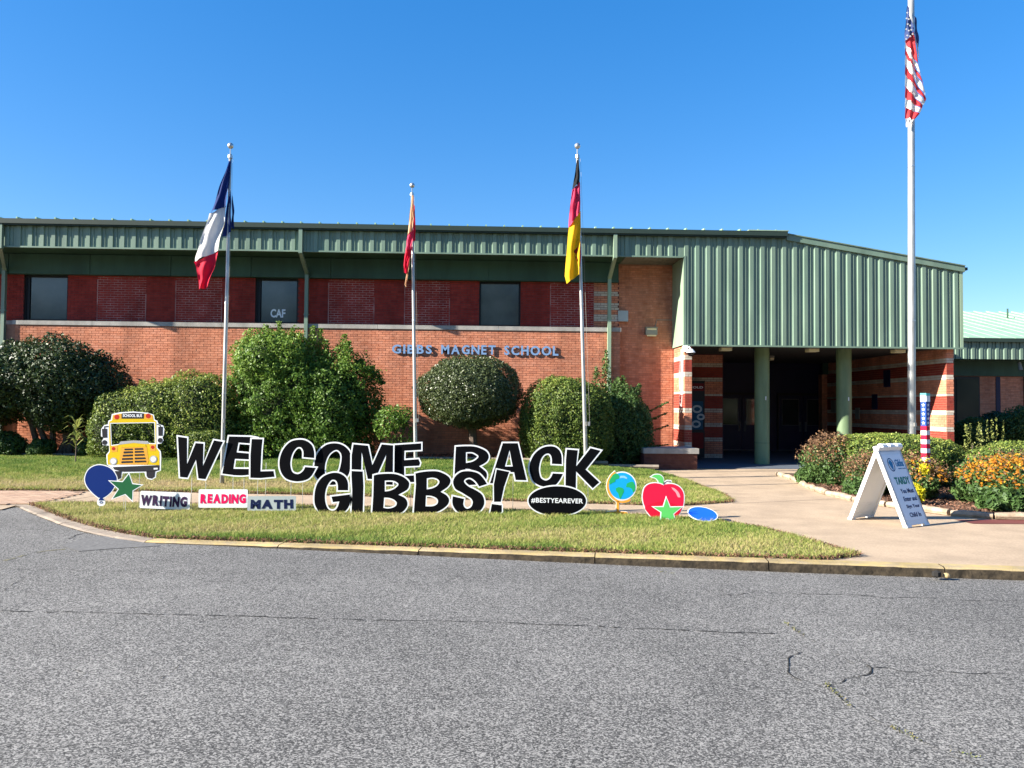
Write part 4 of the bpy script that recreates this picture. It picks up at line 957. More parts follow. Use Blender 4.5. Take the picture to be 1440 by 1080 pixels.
# bus
Q = (110, 570, 7.2); Y = 11.7; pl = lambda s_: parse(s_, *Q, Y)
outb = pl("340,88 420,70 560,62 700,75 765,95 775,145 800,155 812,188 860,205 872,240 866,300 852,325 864,355 842,385 802,392 802,430 835,465 840,520 836,660 792,680 786,730 745,755 700,745 680,720 670,680 450,688 440,740 400,765 370,745 350,640 290,600 283,500 312,465 312,408 248,402 238,365 258,330 230,312 232,240 262,200 300,192 305,155 330,145")
hole = pl("330,185 770,178 775,385 715,382 700,362 430,366 410,392 338,402")
body = pl("350,100 420,84 560,76 700,86 755,104 765,152 790,165 790,430 822,470 824,605 620,602 300,600 296,505 320,470 312,300 315,165 343,152")
root = sign('bus_sign', 'yellow school bus front cut-out yard sign with open windscreen', 'bus sign', Y, [outb, hole], [
    ('body', [body, offset(hole, .012)], 'bus_yellow', 1),
    ('bumper', [pl("350,625 822,605 820,655 780,668 450,672 365,650")], 'bus_dark', 2),
    ('wheel', [pl("690,665 778,665 774,720 745,742 705,735 692,715")], 'bus_dark', 2), ('wheel', [pl("372,665 440,665 432,735 400,750 376,730")], 'bus_dark', 2),
    ('roof_panel', [pl("440,82 560,74 668,82 664,135 442,135")], 'bus_dark', 2),
    ('hood_edge', [pl("405,400 430,366 560,355 690,362 714,388 690,392 560,380 432,396")], 'bus_grey', 2),
    ('hood', [pl("435,412 690,404 715,560 700,600 420,600 415,560")], 'bus_orange', 2),
    ('hood_top', [pl("440,400 680,396 686,420 438,426")], 'bus_yellow', 3),
    ('marker_panel', [pl("335,408 400,408 396,470 340,474")], 'bus_orange', 2), ('marker_panel', [pl("722,395 784,395 784,460 730,462")], 'bus_orange', 2),
    ('grille_slat', [pl("470,438 552,436 552,452 468,454")], 'bus_dark', 4), ('grille_slat', [pl("572,434 655,432 658,448 572,450")], 'bus_dark', 4),
    ('grille_slat', [pl("462,466 552,464 552,482 458,486")], 'bus_dark', 4), ('grille_slat', [pl("572,462 660,460 664,476 572,480")], 'bus_dark', 4),
    ('grille_slat', [pl("454,500 552,496 552,514 450,518")], 'bus_dark', 4), ('grille_slat', [pl("572,494 668,492 672,508 572,512")], 'bus_dark', 4),
    ('grille_slat', [pl("446,534 552,530 552,548 442,552")], 'bus_dark', 4), ('grille_slat', [pl("572,528 678,526 682,542 572,546")], 'bus_dark', 4),
    ('grille_slat', [pl("440,566 552,562 552,580 436,584")], 'bus_dark', 4), ('grille_slat', [pl("572,560 684,558 688,574 572,578")], 'bus_dark', 4),
    ('headlight', [circle(*P(110+357/7.2, 570+566/7.2, Y), 36/7.2*Y/1080)], 'bus_grey', 3), ('headlight', [circle(*P(110+762/7.2, 570+545/7.2, Y), 36/7.2*Y/1080)], 'bus_grey', 3),
    ('lens', [circle(*P(110+357/7.2, 570+566/7.2, Y), 26/7.2*Y/1080)], 'white_board', 4), ('lens', [circle(*P(110+762/7.2, 570+545/7.2, Y), 26/7.2*Y/1080)], 'white_board', 4),
    ('lamp_panel', [pl("355,98 438,86 438,136 350,146")], 'bus_orange', 2), ('lamp_panel', [pl("670,84 750,98 756,142 668,138")], 'bus_orange', 2),
    ('warning_lamp', [circle(*P(110+391/7.2, 570+117/7.2, Y), 24/7.2*Y/1080)], 'bus_red', 3), ('warning_lamp', [circle(*P(110+709/7.2, 570+107/7.2, Y), 24/7.2*Y/1080)], 'bus_red', 3),
    ('indicator', [circle(*P(110+358/7.2, 570+438/7.2, Y), 17/7.2*Y/1080)], 'bus_red', 3), ('indicator', [circle(*P(110+754/7.2, 570+424/7.2, Y), 17/7.2*Y/1080)], 'bus_red', 3),
    ('mirror', [pl("240,238 292,236 294,328 246,328")], 'bus_dark', 2), ('mirror', [pl("810,216 856,216 854,308 812,308")], 'bus_dark', 2),
    ('mirror', [circle(*P(110+268/7.2, 570+376/7.2, Y), 24/7.2*Y/1080)], 'bus_dark', 2), ('mirror', [circle(*P(110+830/7.2, 570+354/7.2, Y), 24/7.2*Y/1080)], 'bus_dark', 2),
    ('mirror_arm', [pl("262,212 300,208 312,214 306,220 272,222 270,238 262,238")], 'bus_dark', 2), ('mirror_arm', [pl("796,186 828,196 838,216 830,216 822,204 796,196")], 'bus_dark', 2),
    ('number_plate', [pl("765,634 805,632 805,648 765,650")], 'white_board', 3)], (.38, .62))
mb = MB(); a = P(110+452/7.2, 570+118/7.2, Y); b = P(110+648/7.2, 570+90/7.2, Y); text_fit(mb, 'SCHOOL BUS', a[0], b[0], a[1], b[1], Y-.0045, .002, 0, .03); mb.build('lettering', 'white_board', root)
# balloon and star by the bus
Q = (110, 570, 7.2); Y = 11.55
blb = pl("225,605* 320,635* 375,700* 388,760* 350,850* 300,905* 250,938 205,935 150,890* 90,820* 68,745* 95,665* 150,620*")
knot = pl("225,940* 265,955* 270,1000* 235,1020* 195,1005* 195,960*")
mb0 = offset(blb, .013)
root = sign('balloon_sign', 'dark blue upright balloon cut-out yard sign left of the dark green star', 'balloon sign', Y, [mb0], [('face', [blb], 'balloon_blue', 1)], (.48,))
mb = MB(); plate(mb, [knot], Y+.001, Y+.006); o = mb.build('knot', 'white_board', root)
mb = MB(); k_ = circle(*P(110+232/7.2, 570+982/7.2, Y), .024, .018, 14); plate(mb, [k_, offset(k_, -.008)], Y-.002, Y+.0008); mb.build('knot_line', 'balloon_blue', o)
mb = MB(); plate(mb, [pl("222,935 245,935 262,962 205,962")], Y-.002, Y+.0008); mb.build('knot_neck', 'balloon_blue', o)
Y = 11.45; st = pl("512,698 546,797 640,808 548,862 545,962 476,896 350,942 412,848 322,768 450,777")
sign('star_sign', 'dark green star cut-out yard sign in front of the bus', 'star sign', Y, [offset(st, .013)], [('face', [st], 'star_green', 1)], (.5,))
# globe, apple, light green star
Q = (840, 640, 8.0); Y = 11.45; k8 = Y/8/1080; pl8 = lambda s_, Yy: parse(s_, 840, 640, 8.0, Yy); gc = P(840+280/8, 640+347/8, Y)
arc = pl8("196,182 150,225* 112,300* 108,380* 140,460* 200,515* 270,538* 340,530* 378,508 368,488 330,508* 270,516* 210,494* 160,440* 132,370* 136,300* 170,235* 208,200", Y)
root = sign('globe_sign', 'blue and green globe on an orange stand cut-out yard sign', 'globe sign', Y, [circle(*gc, 163*k8, None, 40)], [
    ('ocean', [circle(*gc, 150*k8, None, 40)], 'globe_blue', 1),
    ('land', [pl8("140,270 175,220 215,205* 250,235 245,262 205,275 200,300 165,315 140,330* 130,300", Y)], 'globe_green', 2),
    ('land', [pl8("205,375 240,358 290,375* 300,410 270,470 258,495 245,470 235,430 212,405", Y)], 'globe_green', 2),
    ('land', [pl8("330,320 360,305 400,300* 426,345 424,400 400,420 390,380 355,362 322,360", Y)], 'globe_green', 2),
    ('highlight', [pl8("255,235 300,232* 335,255* 330,268 290,256* 250,262", Y)], 'globe_light', 2)], None)
mb = MB(); plate(mb, [offset(arc, .009)], Y+.003, Y+.009); a_ = mb.build('stand', 'white_board', root)
mb = MB(); plate(mb, [arc], Y-.0012, Y+.0028); mb.build('meridian_arm', 'globe_orange', root)
mb = MB(); plate(mb, [pl8("215,520 244,520 244,632 330,640* 345,655* 330,672* 110,672* 95,655* 110,640* 215,632", Y)], Y-.0012, Y+.0028); mb.build('base', 'globe_orange', root)
mb = MB(); plate(mb, [offset(pl8("215,520 244,520 244,632 330,640* 345,655* 330,672* 110,672* 95,655* 110,640* 215,632", Y), .007)], Y+.003, Y+.009); mb.build('board', 'white_board', root)
stakes(root, [gc[0]-.06], Y+.014, -.05, gc[1])
Y = 11.15; ap = pl8("512,440* 530,370* 575,330* 640,315* 700,322* 742,338 790,325* 860,328* 925,360* 965,420* 972,500* 960,580* 920,660* 870,700* 800,722* 700,728* 630,712* 570,650* 530,570* 512,500*", Y)
leaf = pl8("608,243 645,222* 700,222* 738,255* 746,320 700,318* 682,285* 655,258*", Y)
root = sign('apple_sign', 'red apple cut-out yard sign with green leaf, behind the light green star', 'apple sign', Y, [offset(ap, .014)], [
    ('skin', [ap], 'apple_red', 1), ('shade', [pl8("720,520* 900,560* 950,590* 920,660* 870,700* 800,722* 700,728* 630,712* 570,650* 540,580*", Y)], 'apple_dark', 2),
    ('shine', [pl8("832,362 870,375* 915,420* 935,475 905,470* 880,420* 850,390*", Y)], 'apple_shine', 2), ('stalk', [pl8("738,335 752,310* 790,288 828,292 828,300 790,298 762,318*", Y)], 'text_purple', 3)], (.4,))
mb = MB(); plate(mb, [offset(leaf, .012)], Y+.0065, Y+.0125); o = mb.build('leaf', 'white_board', root)
mb = MB(); plate(mb, [leaf], Y+.005, Y+.0063); mb.build('leaf_face', 'star_lime', o)
mb = MB(); plate(mb, [pl8("735,345 745,305 785,278 835,282 838,308 790,312 760,340", Y)], Y+.0065, Y+.0125); mb.build('stalk_board', 'white_board', root)
Y = 10.85; st = pl8("775,485 815,588 945,584 850,660 885,765 785,704 714,742 722,640 632,584 745,584", Y)
sign('star_sign', 'light green star cut-out yard sign in front of the red apple', 'star sign', Y, [offset(st, .014)], [('face', [st], 'star_lime', 1)], (.5,))
# fallen balloon sign lying tilted on the grass
cx_, cy_ = G(988, 733); root = thing('balloon_sign', 'bright blue balloon yard sign fallen almost flat on the grass, right of the apple', 'balloon sign', (cx_, cy_, .05))
me_b = MB(); plate(me_b, [circle(0, 0, .212, .225, 36)], 0, .006); o = me_b.build('board', 'white_board', root, (cx_, cy_, .105)); o.rotation_euler = (-R(70), 0, R(3))
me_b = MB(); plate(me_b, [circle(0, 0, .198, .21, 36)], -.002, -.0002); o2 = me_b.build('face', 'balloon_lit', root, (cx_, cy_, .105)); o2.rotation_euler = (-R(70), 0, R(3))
me_b = MB(); plate(me_b, [circle(-.06, -.25, .06, .03, 12)], 0, .006); o2 = me_b.build('knot', 'white_board', root, (cx_, cy_, .105)); o2.rotation_euler = (-R(70), 0, R(3))
mb = MB(); mb.tube([(cx_-.05, cy_+.05, .09), (cx_+.02, cy_+.12, 0)], .004, 5); mb.build('stake', 'aluminium', root)

# ================================================================== A-FRAME SIGN
f1 = np.array([*G(1276, 742.5)]); f2 = np.array([*G(1307.5, 738)]); b1 = np.array([*G(1192, 730)]); b2 = np.array([*G(1225.5, 727)])
mid1, mid2 = (f1+b1)/2, (f2+b2)/2; ax_ = (f2-f1)/np.linalg.norm(f2-f1); Wd = np.linalg.norm(f2-f1)
AF = thing('sidewalk_sign', 'white folding plastic A-frame pavement sign with a tardy notice', 'sign', ((f1[0]+b2[0])/2, (f1[1]+b2[1])/2, 0))
HT = 1.10
def af_map(foot, top):
    o3 = Vector((foot[0], foot[1], 0)); u3 = Vector((ax_[0], ax_[1], 0)); w3 = Vector((top[0], top[1], HT))-o3; Lw = w3.length; w3.normalize(); n3 = u3.cross(w3).normalized()
    return o3, u3, w3, n3, Lw
def af_panel(foot, top, outward, text):
    o3, u3, w3, n3, Lw = af_map(foot, top); n3 = n3*outward
    fn = lambda p: tuple(o3+u3*p[0]+w3*p[2]-n3*p[1])       # p=(u, depth (negative = out), w)
    def bx(mb, *a):
        i = len(mb.v); mb.box(*a); mb.v[i:] = [fn(v) for v in mb.v[i:]]
    mb = MB(); bx(mb, 0, Wd, .0, .035, 0.03, Lw); 
    for (a, b) in ((0, .04), (Wd-.04, Wd)): bx(mb, a, b, .0, .055, 0, Lw)
    bx(mb, .04, Wd-.04, .0, .055, Lw-.10, Lw); bx(mb, 0.0, .12, -.004, .05, 0, .03); bx(mb, Wd-.12, Wd, -.004, .05, 0, .03)
    for k in range(6): bx(mb, .06, Wd-.06, .036, .04, .12+.03*k, .125+.03*k)
    pn = mb.build('panel', 'white_plastic', AF)
    return fn, bx, Lw, pn
fn, bx, Lw, pn = af_panel(f1, mid1, 1, True)
n_out = None
# find which side of the panel faces away from the other foot
def facing(foot, top):
    o3, u3, w3, n3, L_ = af_map(foot, top); return 1 if n3.dot(Vector((foot[0]-mid1[0], foot[1]-mid1[1], 0))) > 0 else -1
for c in list(AF.children): bpy.data.objects.remove(c)
fn, bx, Lw, pn = af_panel(f1, mid1, facing(f1, mid1), True)
af_panel(b1, mid1, facing(b1, mid1), False)
mb = MB(); bx(mb, .045, Wd-.045, -.003, .0, .10, Lw-.14); mb.build('sheet', 'white_board', pn)
def af_text(t, u0, u1, w0, w1, mt, bold=.02):
    mb = MB(); text_fit(mb, t, u0, u1, w0, w1, -.006, .002, 0, bold, fn=fn); mb.build('lettering', mt, pn)
k_ = Lw/1.10
af_text('Gibbs', .30, .50, .80*k_, .90*k_, 'sign_blueprint'); af_text('MAGNET SCHOOL', .33, .52, .765*k_, .778*k_, 'sign_blueprint', 0)
af_text('TARDY', .13, .50, .56*k_, .66*k_, 'text_green', .04)
for i, t in enumerate(('You Must', 'Enter and', 'Sign Your', 'Child In')): af_text(t, .17, .50 if i < 3 else .45, (.44-.105*i)*k_, (.50-.105*i)*k_, 'text_dark')
mb = MB(); e_ = circle(.19, .83*k_, .075, .10, 24); plate(mb, [e_, circle(.19, .83*k_, .065, .088, 24)], -.006, -.0035); mb.v = [fn(v) for v in mb.v]; mb.build('emblem', 'text_dark', pn)
mb = MB(); plate(mb, [[(.14, .86*k_), (.19, .90*k_), (.235, .86*k_), (.22, .80*k_), (.195, .75*k_), (.16, .81*k_)]], -.006, -.0035); mb.v = [fn(v) for v in mb.v]; mb.build('emblem', 'sign_blueprint', pn)
for i in range(3):
    mb = MB(); uu = Vector((ax_[0], ax_[1], 0)); c0 = Vector((mid1[0], mid1[1], HT-.02))+uu*(.10+.19*i)
    mb.tube([c0, c0+uu*.12], .05, 10); mb.build('hinge', 'white_plastic', AF)

# ================================================================== FLAGS AND POLES
def flagpole(label, base, top, r0, r1, Y, ball=True, Yt=None):
    bx_, _ = P(*base, Y); tx_, tz = P(*top, Y); root = thing('flagpole', label, 'flagpole', (bx_, Y, float(hz(bx_, Y))), 'flagpoles in front of the school')
    zb = -.05; mb = MB(); n = 14
    pts = [(bx_+(tx_-bx_)*k/n, Y, zb+(tz-zb)*k/n) for k in range(n+1)]; mb.tube(pts, [r0+(r1-r0)*k/n for k in range(n+1)], 16); mb.build('pole', 'pole_white', root, smooth=True)
    for f_ in (.28, .55, .75):
        c_ = Vector(pts[0]).lerp(Vector(pts[-1]), f_); rr = r0+(r1-r0)*f_; mb = MB(); mb.tube([c_, c_+Vector((0, 0, .03))], rr+.004, 14); mb.build('joint_ring', 'aluminium', root)
    if ball:
        mb = MB(); mb.tube([(tx_, Y, tz-.08), (tx_, Y, tz-.02)], .045, 10); mb.tube([(tx_, Y, tz-.02), (tx_, Y, tz+.12)], .012, 6); mb.build('truck', 'aluminium', root)
        mb = MB(); mb.sphere((tx_, Y, tz+.17), .06, 14); mb.build('ball', 'aluminium', root, smooth=True)
    mb = MB(); mb.tube([(tx_+.06, Y-.03, tz-.1), (bx_+.05, Y-.03, 1.3)], .0022, 4); mb.build('halyard', 'lamp_house', root)
    mb = MB(); mb.box(bx_-.01+.02, bx_+.05, Y-r0-.04, Y-r0+.01, 1.25, 1.33); mb.build('cleat', 'aluminium', root)
    return root
flagpole('slim pale flagpole at the left, flying the flag striped blue, white and red', (312, 679), (324, 217), .042, .028, 15.3)
flagpole('slim pale flagpole in the middle, shortest of the set, with a furled red flag', (585, 659), (579.5, 271), .045, .03, 17.6)
flagpole('slim pale flagpole right of the wall lettering, with the black red and gold flag', (825, 680), (812, 217), .042, .028, 15.3)
flagpole('thick tall weathered flagpole rising from the hedge by the entrance', (1282, 640), (1281, -120), .088, .068, 17.3, False)

def cloth(mb, A, Bc, Y, mi, nu=8, nv=14, fold=.05, ph=0.0, fr=3.0):
    """A and Bc: pixel chains of the two long borders; folds run along the chains"""
    def samp(ch, t):
        L = [math.dist(a, b) for a, b in zip(ch[:-1], ch[1:])]; s_ = t*sum(L)
        for (a, b), l in zip(zip(ch[:-1], ch[1:]), L):
            if s_ <= l+1e-9: k = s_/l; return (a[0]+(b[0]-a[0])*k, a[1]+(b[1]-a[1])*k)
            s_ -= l
        return ch[-1]
    i = len(mb.v)
    for v in range(nv+1):
        a, b = samp(A, v/nv), samp(Bc, v/nv)
        for u in range(nu+1):
            t = u/nu; dy = fold*math.sin(t*fr*math.pi+ph+v*.12)*(.5+.5*v/nv)+.02*math.sin(v*.7+t*4+ph)
            x, z = P(a[0]+(b[0]-a[0])*t, a[1]+(b[1]-a[1])*t, Y); mb.v.append((x, Y+dy, z))
    for v in range(nv):
        for u in range(nu):
            q = i+v*(nu+1)+u; mb.f.append((q, q+1, q+nu+2, q+nu+1)); mb.m.append(mi); mb.t.append(0)
def flag(label, Y, cols, parts, loc):
    x, z = P(*loc, Y); root = thing('flag', label, 'flag', (x, Y, z), 'flags on the poles')
    for nm, mt, calls in parts:
        mb = MB()
        for c_ in calls: cloth(mb, c_[0], c_[1], Y+c_[2] if len(c_) > 2 else Y, 0, fold=c_[3] if len(c_) > 3 else .05, ph=c_[4] if len(c_) > 4 else 0, fr=c_[5] if len(c_) > 5 else 3)
        mb.build(nm, mt, root, smooth=True)
    return root
flag('limp flag striped blue, white and red, hanging out left of its pole', 15.22, None, [
    ('blue_stripe', 'f_blue', [([(322, 226), (308, 262), (294.5, 300)], [(325, 227), (323, 258), (318.5, 290)], 0, .06), ([(318.5, 288), (316, 310), (312, 335)], [(325, 268), (325.5, 300), (324.5, 326)], .04, .04, 1.5), ([(326, 270), (326, 290), (325, 318)], [(328, 280), (330, 300), (329, 323)], .12, .03, 1)]),
    ('white_stripe', 'f_white', [([(294.5, 300), (282, 335), (272.5, 361), (273, 368)], [(318.5, 289), (315, 318), (311, 335), (307.5, 353)], 0, .06)]),
    ('red_stripe', 'f_red', [([(273, 368), (277, 385), (278.5, 407)], [(307.5, 353), (301, 380), (292, 405)], 0, .06)])], (324, 226))
flag('limp flag striped black, red and gold, hanging close to its pole', 15.22, None, [
    ('black_stripe', 'f_black', [([(811.5, 224), (808, 248), (805, 266)], [(813.5, 225), (815.5, 240), (815.5, 256)], 0, .05, 0, 2)]),
    ('red_stripe', 'f_pink', [([(805, 266), (801.5, 292), (800, 319)], [(815.5, 256), (816.5, 276), (816.5, 297)], 0, .07, 0, 4)]),
    ('gold_stripe', 'f_gold', [([(800, 319), (797, 355), (794.5, 388), (797, 399)], [(816.5, 297), (817, 320), (814.5, 355), (814, 386)], 0, .06, 1, 2.5)]),
    ('inner_fold', 'f_darkred', [([(813, 346), (807, 353), (809, 362)], [(816, 338), (817, 355), (815.5, 376)], .02, .02)])], (812, 224))
flag('narrow furled flag in red, cream and pink on the middle pole', 17.5, None, [  # stripes run from pale cream through pink to red
    ('cream_stripe', 'f_cream', [([(579, 274), (575.5, 305), (573, 330)], [(582, 275), (582, 305), (580, 325)], 0, .05, 0, 3)]),
    ('pink_stripe', 'f_pink', [([(573, 330), (570, 352)], [(582, 322), (579, 352)], 0, .05, 1, 3)]),
    ('red_stripe', 'f_red', [([(570, 352), (567.5, 372), (569, 384)], [(579, 350), (576, 365), (573, 384)], 0, .05, 2, 3), ([(581, 285), (581.5, 315), (581, 340)], [(583, 290), (584.5, 320), (584, 338)], .06, .02)]),
    ('tail', 'f_cream', [([(575, 360), (572, 380), (569, 400)], [(578, 352), (575, 380), (571, 404)], .03, .03)])], (579, 274))
# stars and stripes flag
YS = 17.15
FL = thing('flag', 'limp stars and stripes flag on the thick tall pole at the right', 'flag', (P(1278, 5, YS)[0], YS, P(1278, 5, YS)[1]), 'flags on the poles')
L_ = [(1276.5, 8), (1274, 30), (1273.3, 60), (1273.3, 100), (1273.8, 140), (1275.5, 178)]; R_ = [(1277.5, 9), (1281, 30), (1285.5, 52), (1292, 88), (1302, 138), (1296, 158)]
def us_band(t0, t1, s0, s1, mi, mb, yo=0):
    """stripe between the left border at s and the right border at t"""
    pass
def lerp_chain(ch, t):
    L = [math.dist(a, b) for a, b in zip(ch[:-1], ch[1:])]; s_ = t*sum(L)
    for (a, b), l in zip(zip(ch[:-1], ch[1:]), L):
        if s_ <= l+1e-9: k = s_/l; return (a[0]+(b[0]-a[0])*k, a[1]+(b[1]-a[1])*k)
        s_ -= l
    return ch[-1]
ca = MB(); cloth(ca, [(1276.5, 8), (1274, 30), (1273.5, 57)], [(1277.5, 9), (1281, 30), (1285.2, 48)], YS, 0, fold=.04); ca.build('canton', 'f_canton', FL, smooth=True)
stf = MB()
for (sx_, sy_) in ((1276, 18), (1275, 26), (1278, 27), (1276.5, 34), (1280, 36), (1274.5, 41), (1278, 43), (1281.5, 42), (1276, 50), (1280, 51), (1283.5, 48), (1274.5, 55)):
    x_, z_ = P(sx_, sy_, YS-.07); plate(stf, [circle(x_, z_, .022, .022, 5)], YS-.075, YS-.07)
stf.build('stars', 'f_white', FL)
lp = [(1276.5, 50)]+[(1273.5, y) for y in (58, 67, 76, 90, 104, 120, 137, 150, 166)]+[(1275.5, 178)]
rp = [(1284.5, 46), (1292, 96), (1296, 112), (1299, 124), (1302, 139), (1300.5, 144), (1297, 149), (1295.5, 154), (1293, 160), (1286, 168), (1276.5, 178.5)]
reds, whites = MB(), MB()
for k in range(10):
    cloth(reds if k % 2 == 0 else whites, [lp[k], lp[k+1]], [rp[k], rp[k+1]], YS, 0, nu=14, nv=3, fold=.035, fr=4)
cloth(whites, [(1285, 45), (1287, 52)], [(1290, 62), (1292, 85)], YS+.03, 0, nu=4, nv=3, fold=.03)
reds.build('red_stripes', 'f_usred', FL, smooth=True); whites.build('white_stripes', 'f_white', FL, smooth=True)
dk = MB(); cloth(dk, [(1286, 20), (1286.5, 45), (1288, 60)], [(1288, 25), (1291, 50), (1291.5, 66)], YS+.25, 0, fold=.02); dk.build('back_fold', 'f_canton', FL, smooth=True)

# ================================================================== SHRUBS
def zg(x, y): return float(hz(x, min(y, 20.4)))+.03
def pxel(x0, x1, y0, y1, Y, ry, p=2.0):
    (X0, Z1), (X1, Z0) = P(x0, (y0+y1)/2, Y), P(x1, (y0+y1)/2, Y); zt = PZ((x0+x1)/2, y0, Y); zb = PZ((x0+x1)/2, y1, Y)
    return ((X0+X1)/2, Y, (zt+zb)/2, abs(X1-X0)/2, ry, (zt-zb)/2, p)
def shrub(name, label, cat, ells, n, size, matn, seed, depth=.16, rough=.06, jitter=.7, ck=.84, group=None, extra=None, ratio=.55, stems=None, sun_tone=None, zmin=None):
    cx_ = sum(e[0] for e in ells)/len(ells); cy_ = sum(e[1] for e in ells)/len(ells)
    root = thing(name, label, cat, (cx_, cy_, zg(cx_, cy_)), group)
    p, nr, dep = blob_pts(ells, n, depth, rough, seed)
    if zmin is not None: k = p[:, 2] > zmin; p, nr = p[k], nr[k]
    if extra is not None: p = np.concatenate([p, extra[0]]); nr = np.concatenate([nr, extra[1]])
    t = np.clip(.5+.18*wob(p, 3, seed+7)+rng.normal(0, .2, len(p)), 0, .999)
    if sun_tone is not None: t = np.clip(t+sun_tone(p), 0, .999)  # lighter sunlit tops and darker shaded sides put into the leaf tone
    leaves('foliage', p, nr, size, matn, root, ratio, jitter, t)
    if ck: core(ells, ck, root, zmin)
    if stems:
        for s_ in stems:
            mb = MB(); mb.tube(s_[0], s_[1], 8); mb.build('stem' if len(stems) > 1 else 'trunk', 'bark', root)
    return root
def shoots(lst, n_each, spread):
    P_, N_ = [], []
    for (x, y, z0, z1, dx) in lst:
        t = rng.random(n_each); w = spread*(1-.75*t)
        P_.append(np.stack([x+dx*t+rng.normal(0, 1, n_each)*w, y+rng.normal(0, 1, n_each)*w, z0+(z1-z0)*t], 1)); v = rng.normal(0, 1, (n_each, 3)); v[:, 2] += .5; N_.append(v)
    N_ = np.concatenate(N_); N_ /= np.linalg.norm(N_, axis=1)[:, None]; return np.concatenate(P_), N_
def shp(px, py0, py1, Y, dpx=0): x, z0 = P(px, py0, Y); _, z1 = P(px, py1, Y); return (x, Y, z0, z1, dpx*Y/1080)

# 1 dark multi-trunk evergreen at the left
Y = 20.9
ells = [pxel(-70, 95, 480, 588, Y, 1.3), pxel(20, 150, 474, 588, Y, 1.25), pxel(95, 177, 500, 592, Y, .95), pxel(-80, 24, 515, 606, Y, 1.2), pxel(45, 130, 540, 606, Y-.2, .9)]
st = [([(PX(x0, Y), Y, .2), (PX(x1, Y), Y+.05, 1.0), (PX(x2, Y), Y, 1.9)], [.085, .07, .04]) for x0, x1, x2 in ((96, 92, 80), (78, 74, 60), (84, 104, 125), (60, 45, 25), (75, 55, 20), (98, 110, 140))]
shrub('evergreen_tree', 'broad dark glossy multi-trunk evergreen at the left edge of the school wall', 'tree', ells, 52000, .085, 'leaf_dark', 31, .3, .10, .8, .66, stems=st)
# 2 long clipped hedge left of the big shrub
Y = 20.3
ells = [pxel(129, 235, 546, 655, Y, .8, 2.3), pxel(175, 290, 534, 655, Y, .85, 2.5), pxel(225, 335, 527, 655, Y, .85, 2.6)]
shrub('clipped_hedge', 'rounded clipped light green hedge behind the bus sign', 'hedge', ells, 40000, .062, 'leaf_hedge', 41, .16, .07, .8, .88, sun_tone=lambda p: .12*sstep((p[:, 2]-1.6)/.8))
# 3 big bright shrub
Y = 20.4
ells = [pxel(318, 470, 480, 650, Y+.2, 1.15, 2.2), pxel(400, 535, 500, 650, Y+.2, 1.05, 2.1), pxel(330, 440, 468, 560, Y, .9)]
ex = shoots([shp(x, 520, y, Y+random.uniform(-.6, .3), d) for x, y, d in ((373, 456, 1), (392, 452, 0), (408, 462, 2), (437, 458, 3), (448, 462, 2), (455, 478, 3), (478, 470, 6), (484, 480, 6), (350, 472, -2), (338, 490, -3), (420, 468, 0), (365, 470, 0), (500, 505, 8), (512, 515, 10), (525, 540, 12))], 420, .13)
shrub('large_shrub', 'big loose bright green shrub with upright shoots, tallest shrub against the wall', 'shrub', ells, 66000, .075, 'leaf_bright', 51, .26, .13, .8, .76, extra=ex, sun_tone=lambda p: .25*sstep((p[:, 2]-1.9)/1.2)-.16*sstep((p[:, 0]+5)/1.5))  # leaf tone carries sun on the top and shade on the right
# 4 low hedge piece
Y = 19.6
shrub('low_hedge', 'small flat-topped clipped hedge behind the letter W', 'hedge', [pxel(262, 316, 604, 652, Y, .4, 3.5)], 8000, .05, 'leaf_hedge', 61, .12, .03, .8, .86)
# 5 small loose shrub
Y = 19.75
shrub('small_shrub', 'small loose shrub on bare stems left of the middle flagpole', 'shrub', [pxel(533, 580, 571, 606, Y, .35), pxel(528, 560, 576, 612, Y, .3)], 2600, .07, 'leaf_bright', 71, .7, .3, .9, None,
      extra=shoots([shp(x, 640, 600, Y, d) for x, d in ((548, -4), (556, 0), (562, 5), (570, 8))], 160, .08), stems=[([(PX(555, Y), Y, .2), (PX(x, Y), Y, 1.1)], [.012, .006]) for x in (542, 552, 560, 570)])
# 6 round topiary
Y = 20.6
shrub('topiary_tree', 'dark dome-shaped clipped tree on one short trunk below the wall lettering', 'tree', [pxel(588, 735, 502, 604, Y, 1.25, 2.1)], 40000, .052, 'leaf_olive', 81, .15, .055, .9, .86,
      stems=[([(PX(666, Y), Y, .15), (PX(667, Y), Y, .6), (PX(664, Y), Y, 1.1)], [.13, .10, .12])])
# 7 round clipped bush right
Y = 20.3
shrub('round_shrub', 'rounded clipped green bush right of the dome tree', 'shrub', [pxel(731, 862, 533, 662, Y, 1.0, 2.25)], 34000, .058, 'leaf_hedge', 91, .14, .055, .8, .88, sun_tone=lambda p: -.15+.1*sstep((p[:, 2]-1.8)/.6))
# 8 loose shrub by the pier with climbing shoots
Y = 20.9
ells = [pxel(822, 905, 540, 655, Y, .8, 2.2), pxel(860, 918, 560, 655, Y, .6, 2.2)]
ex = shoots([shp(x, 560, y, Y+.3, d) for x, y, d in ((846, 492, 6), (852, 505, 3), (838, 515, 0), (866, 530, 4), (874, 528, 3), (893, 540, 6), (888, 545, 3))], 260, .09)
ex2 = shoots([(PX(890, Y), Y-.1, PZ(900, a, Y), PZ(925, b, Y), .95) for a, b in ((600, 580), (615, 598), (630, 625), (590, 565))], 160, .05)
shrub('loose_shrub', 'loose dark shrub with arching twigs beside the bench wall', 'shrub', ells, 20000, .075, 'leaf_mid', 101, .35, .12, .9, .7, extra=(np.concatenate([ex[0], ex2[0]]), np.concatenate([ex[1], ex2[1]])), sun_tone=lambda p: .25*sstep((p[:, 2]-1.9)/.8))
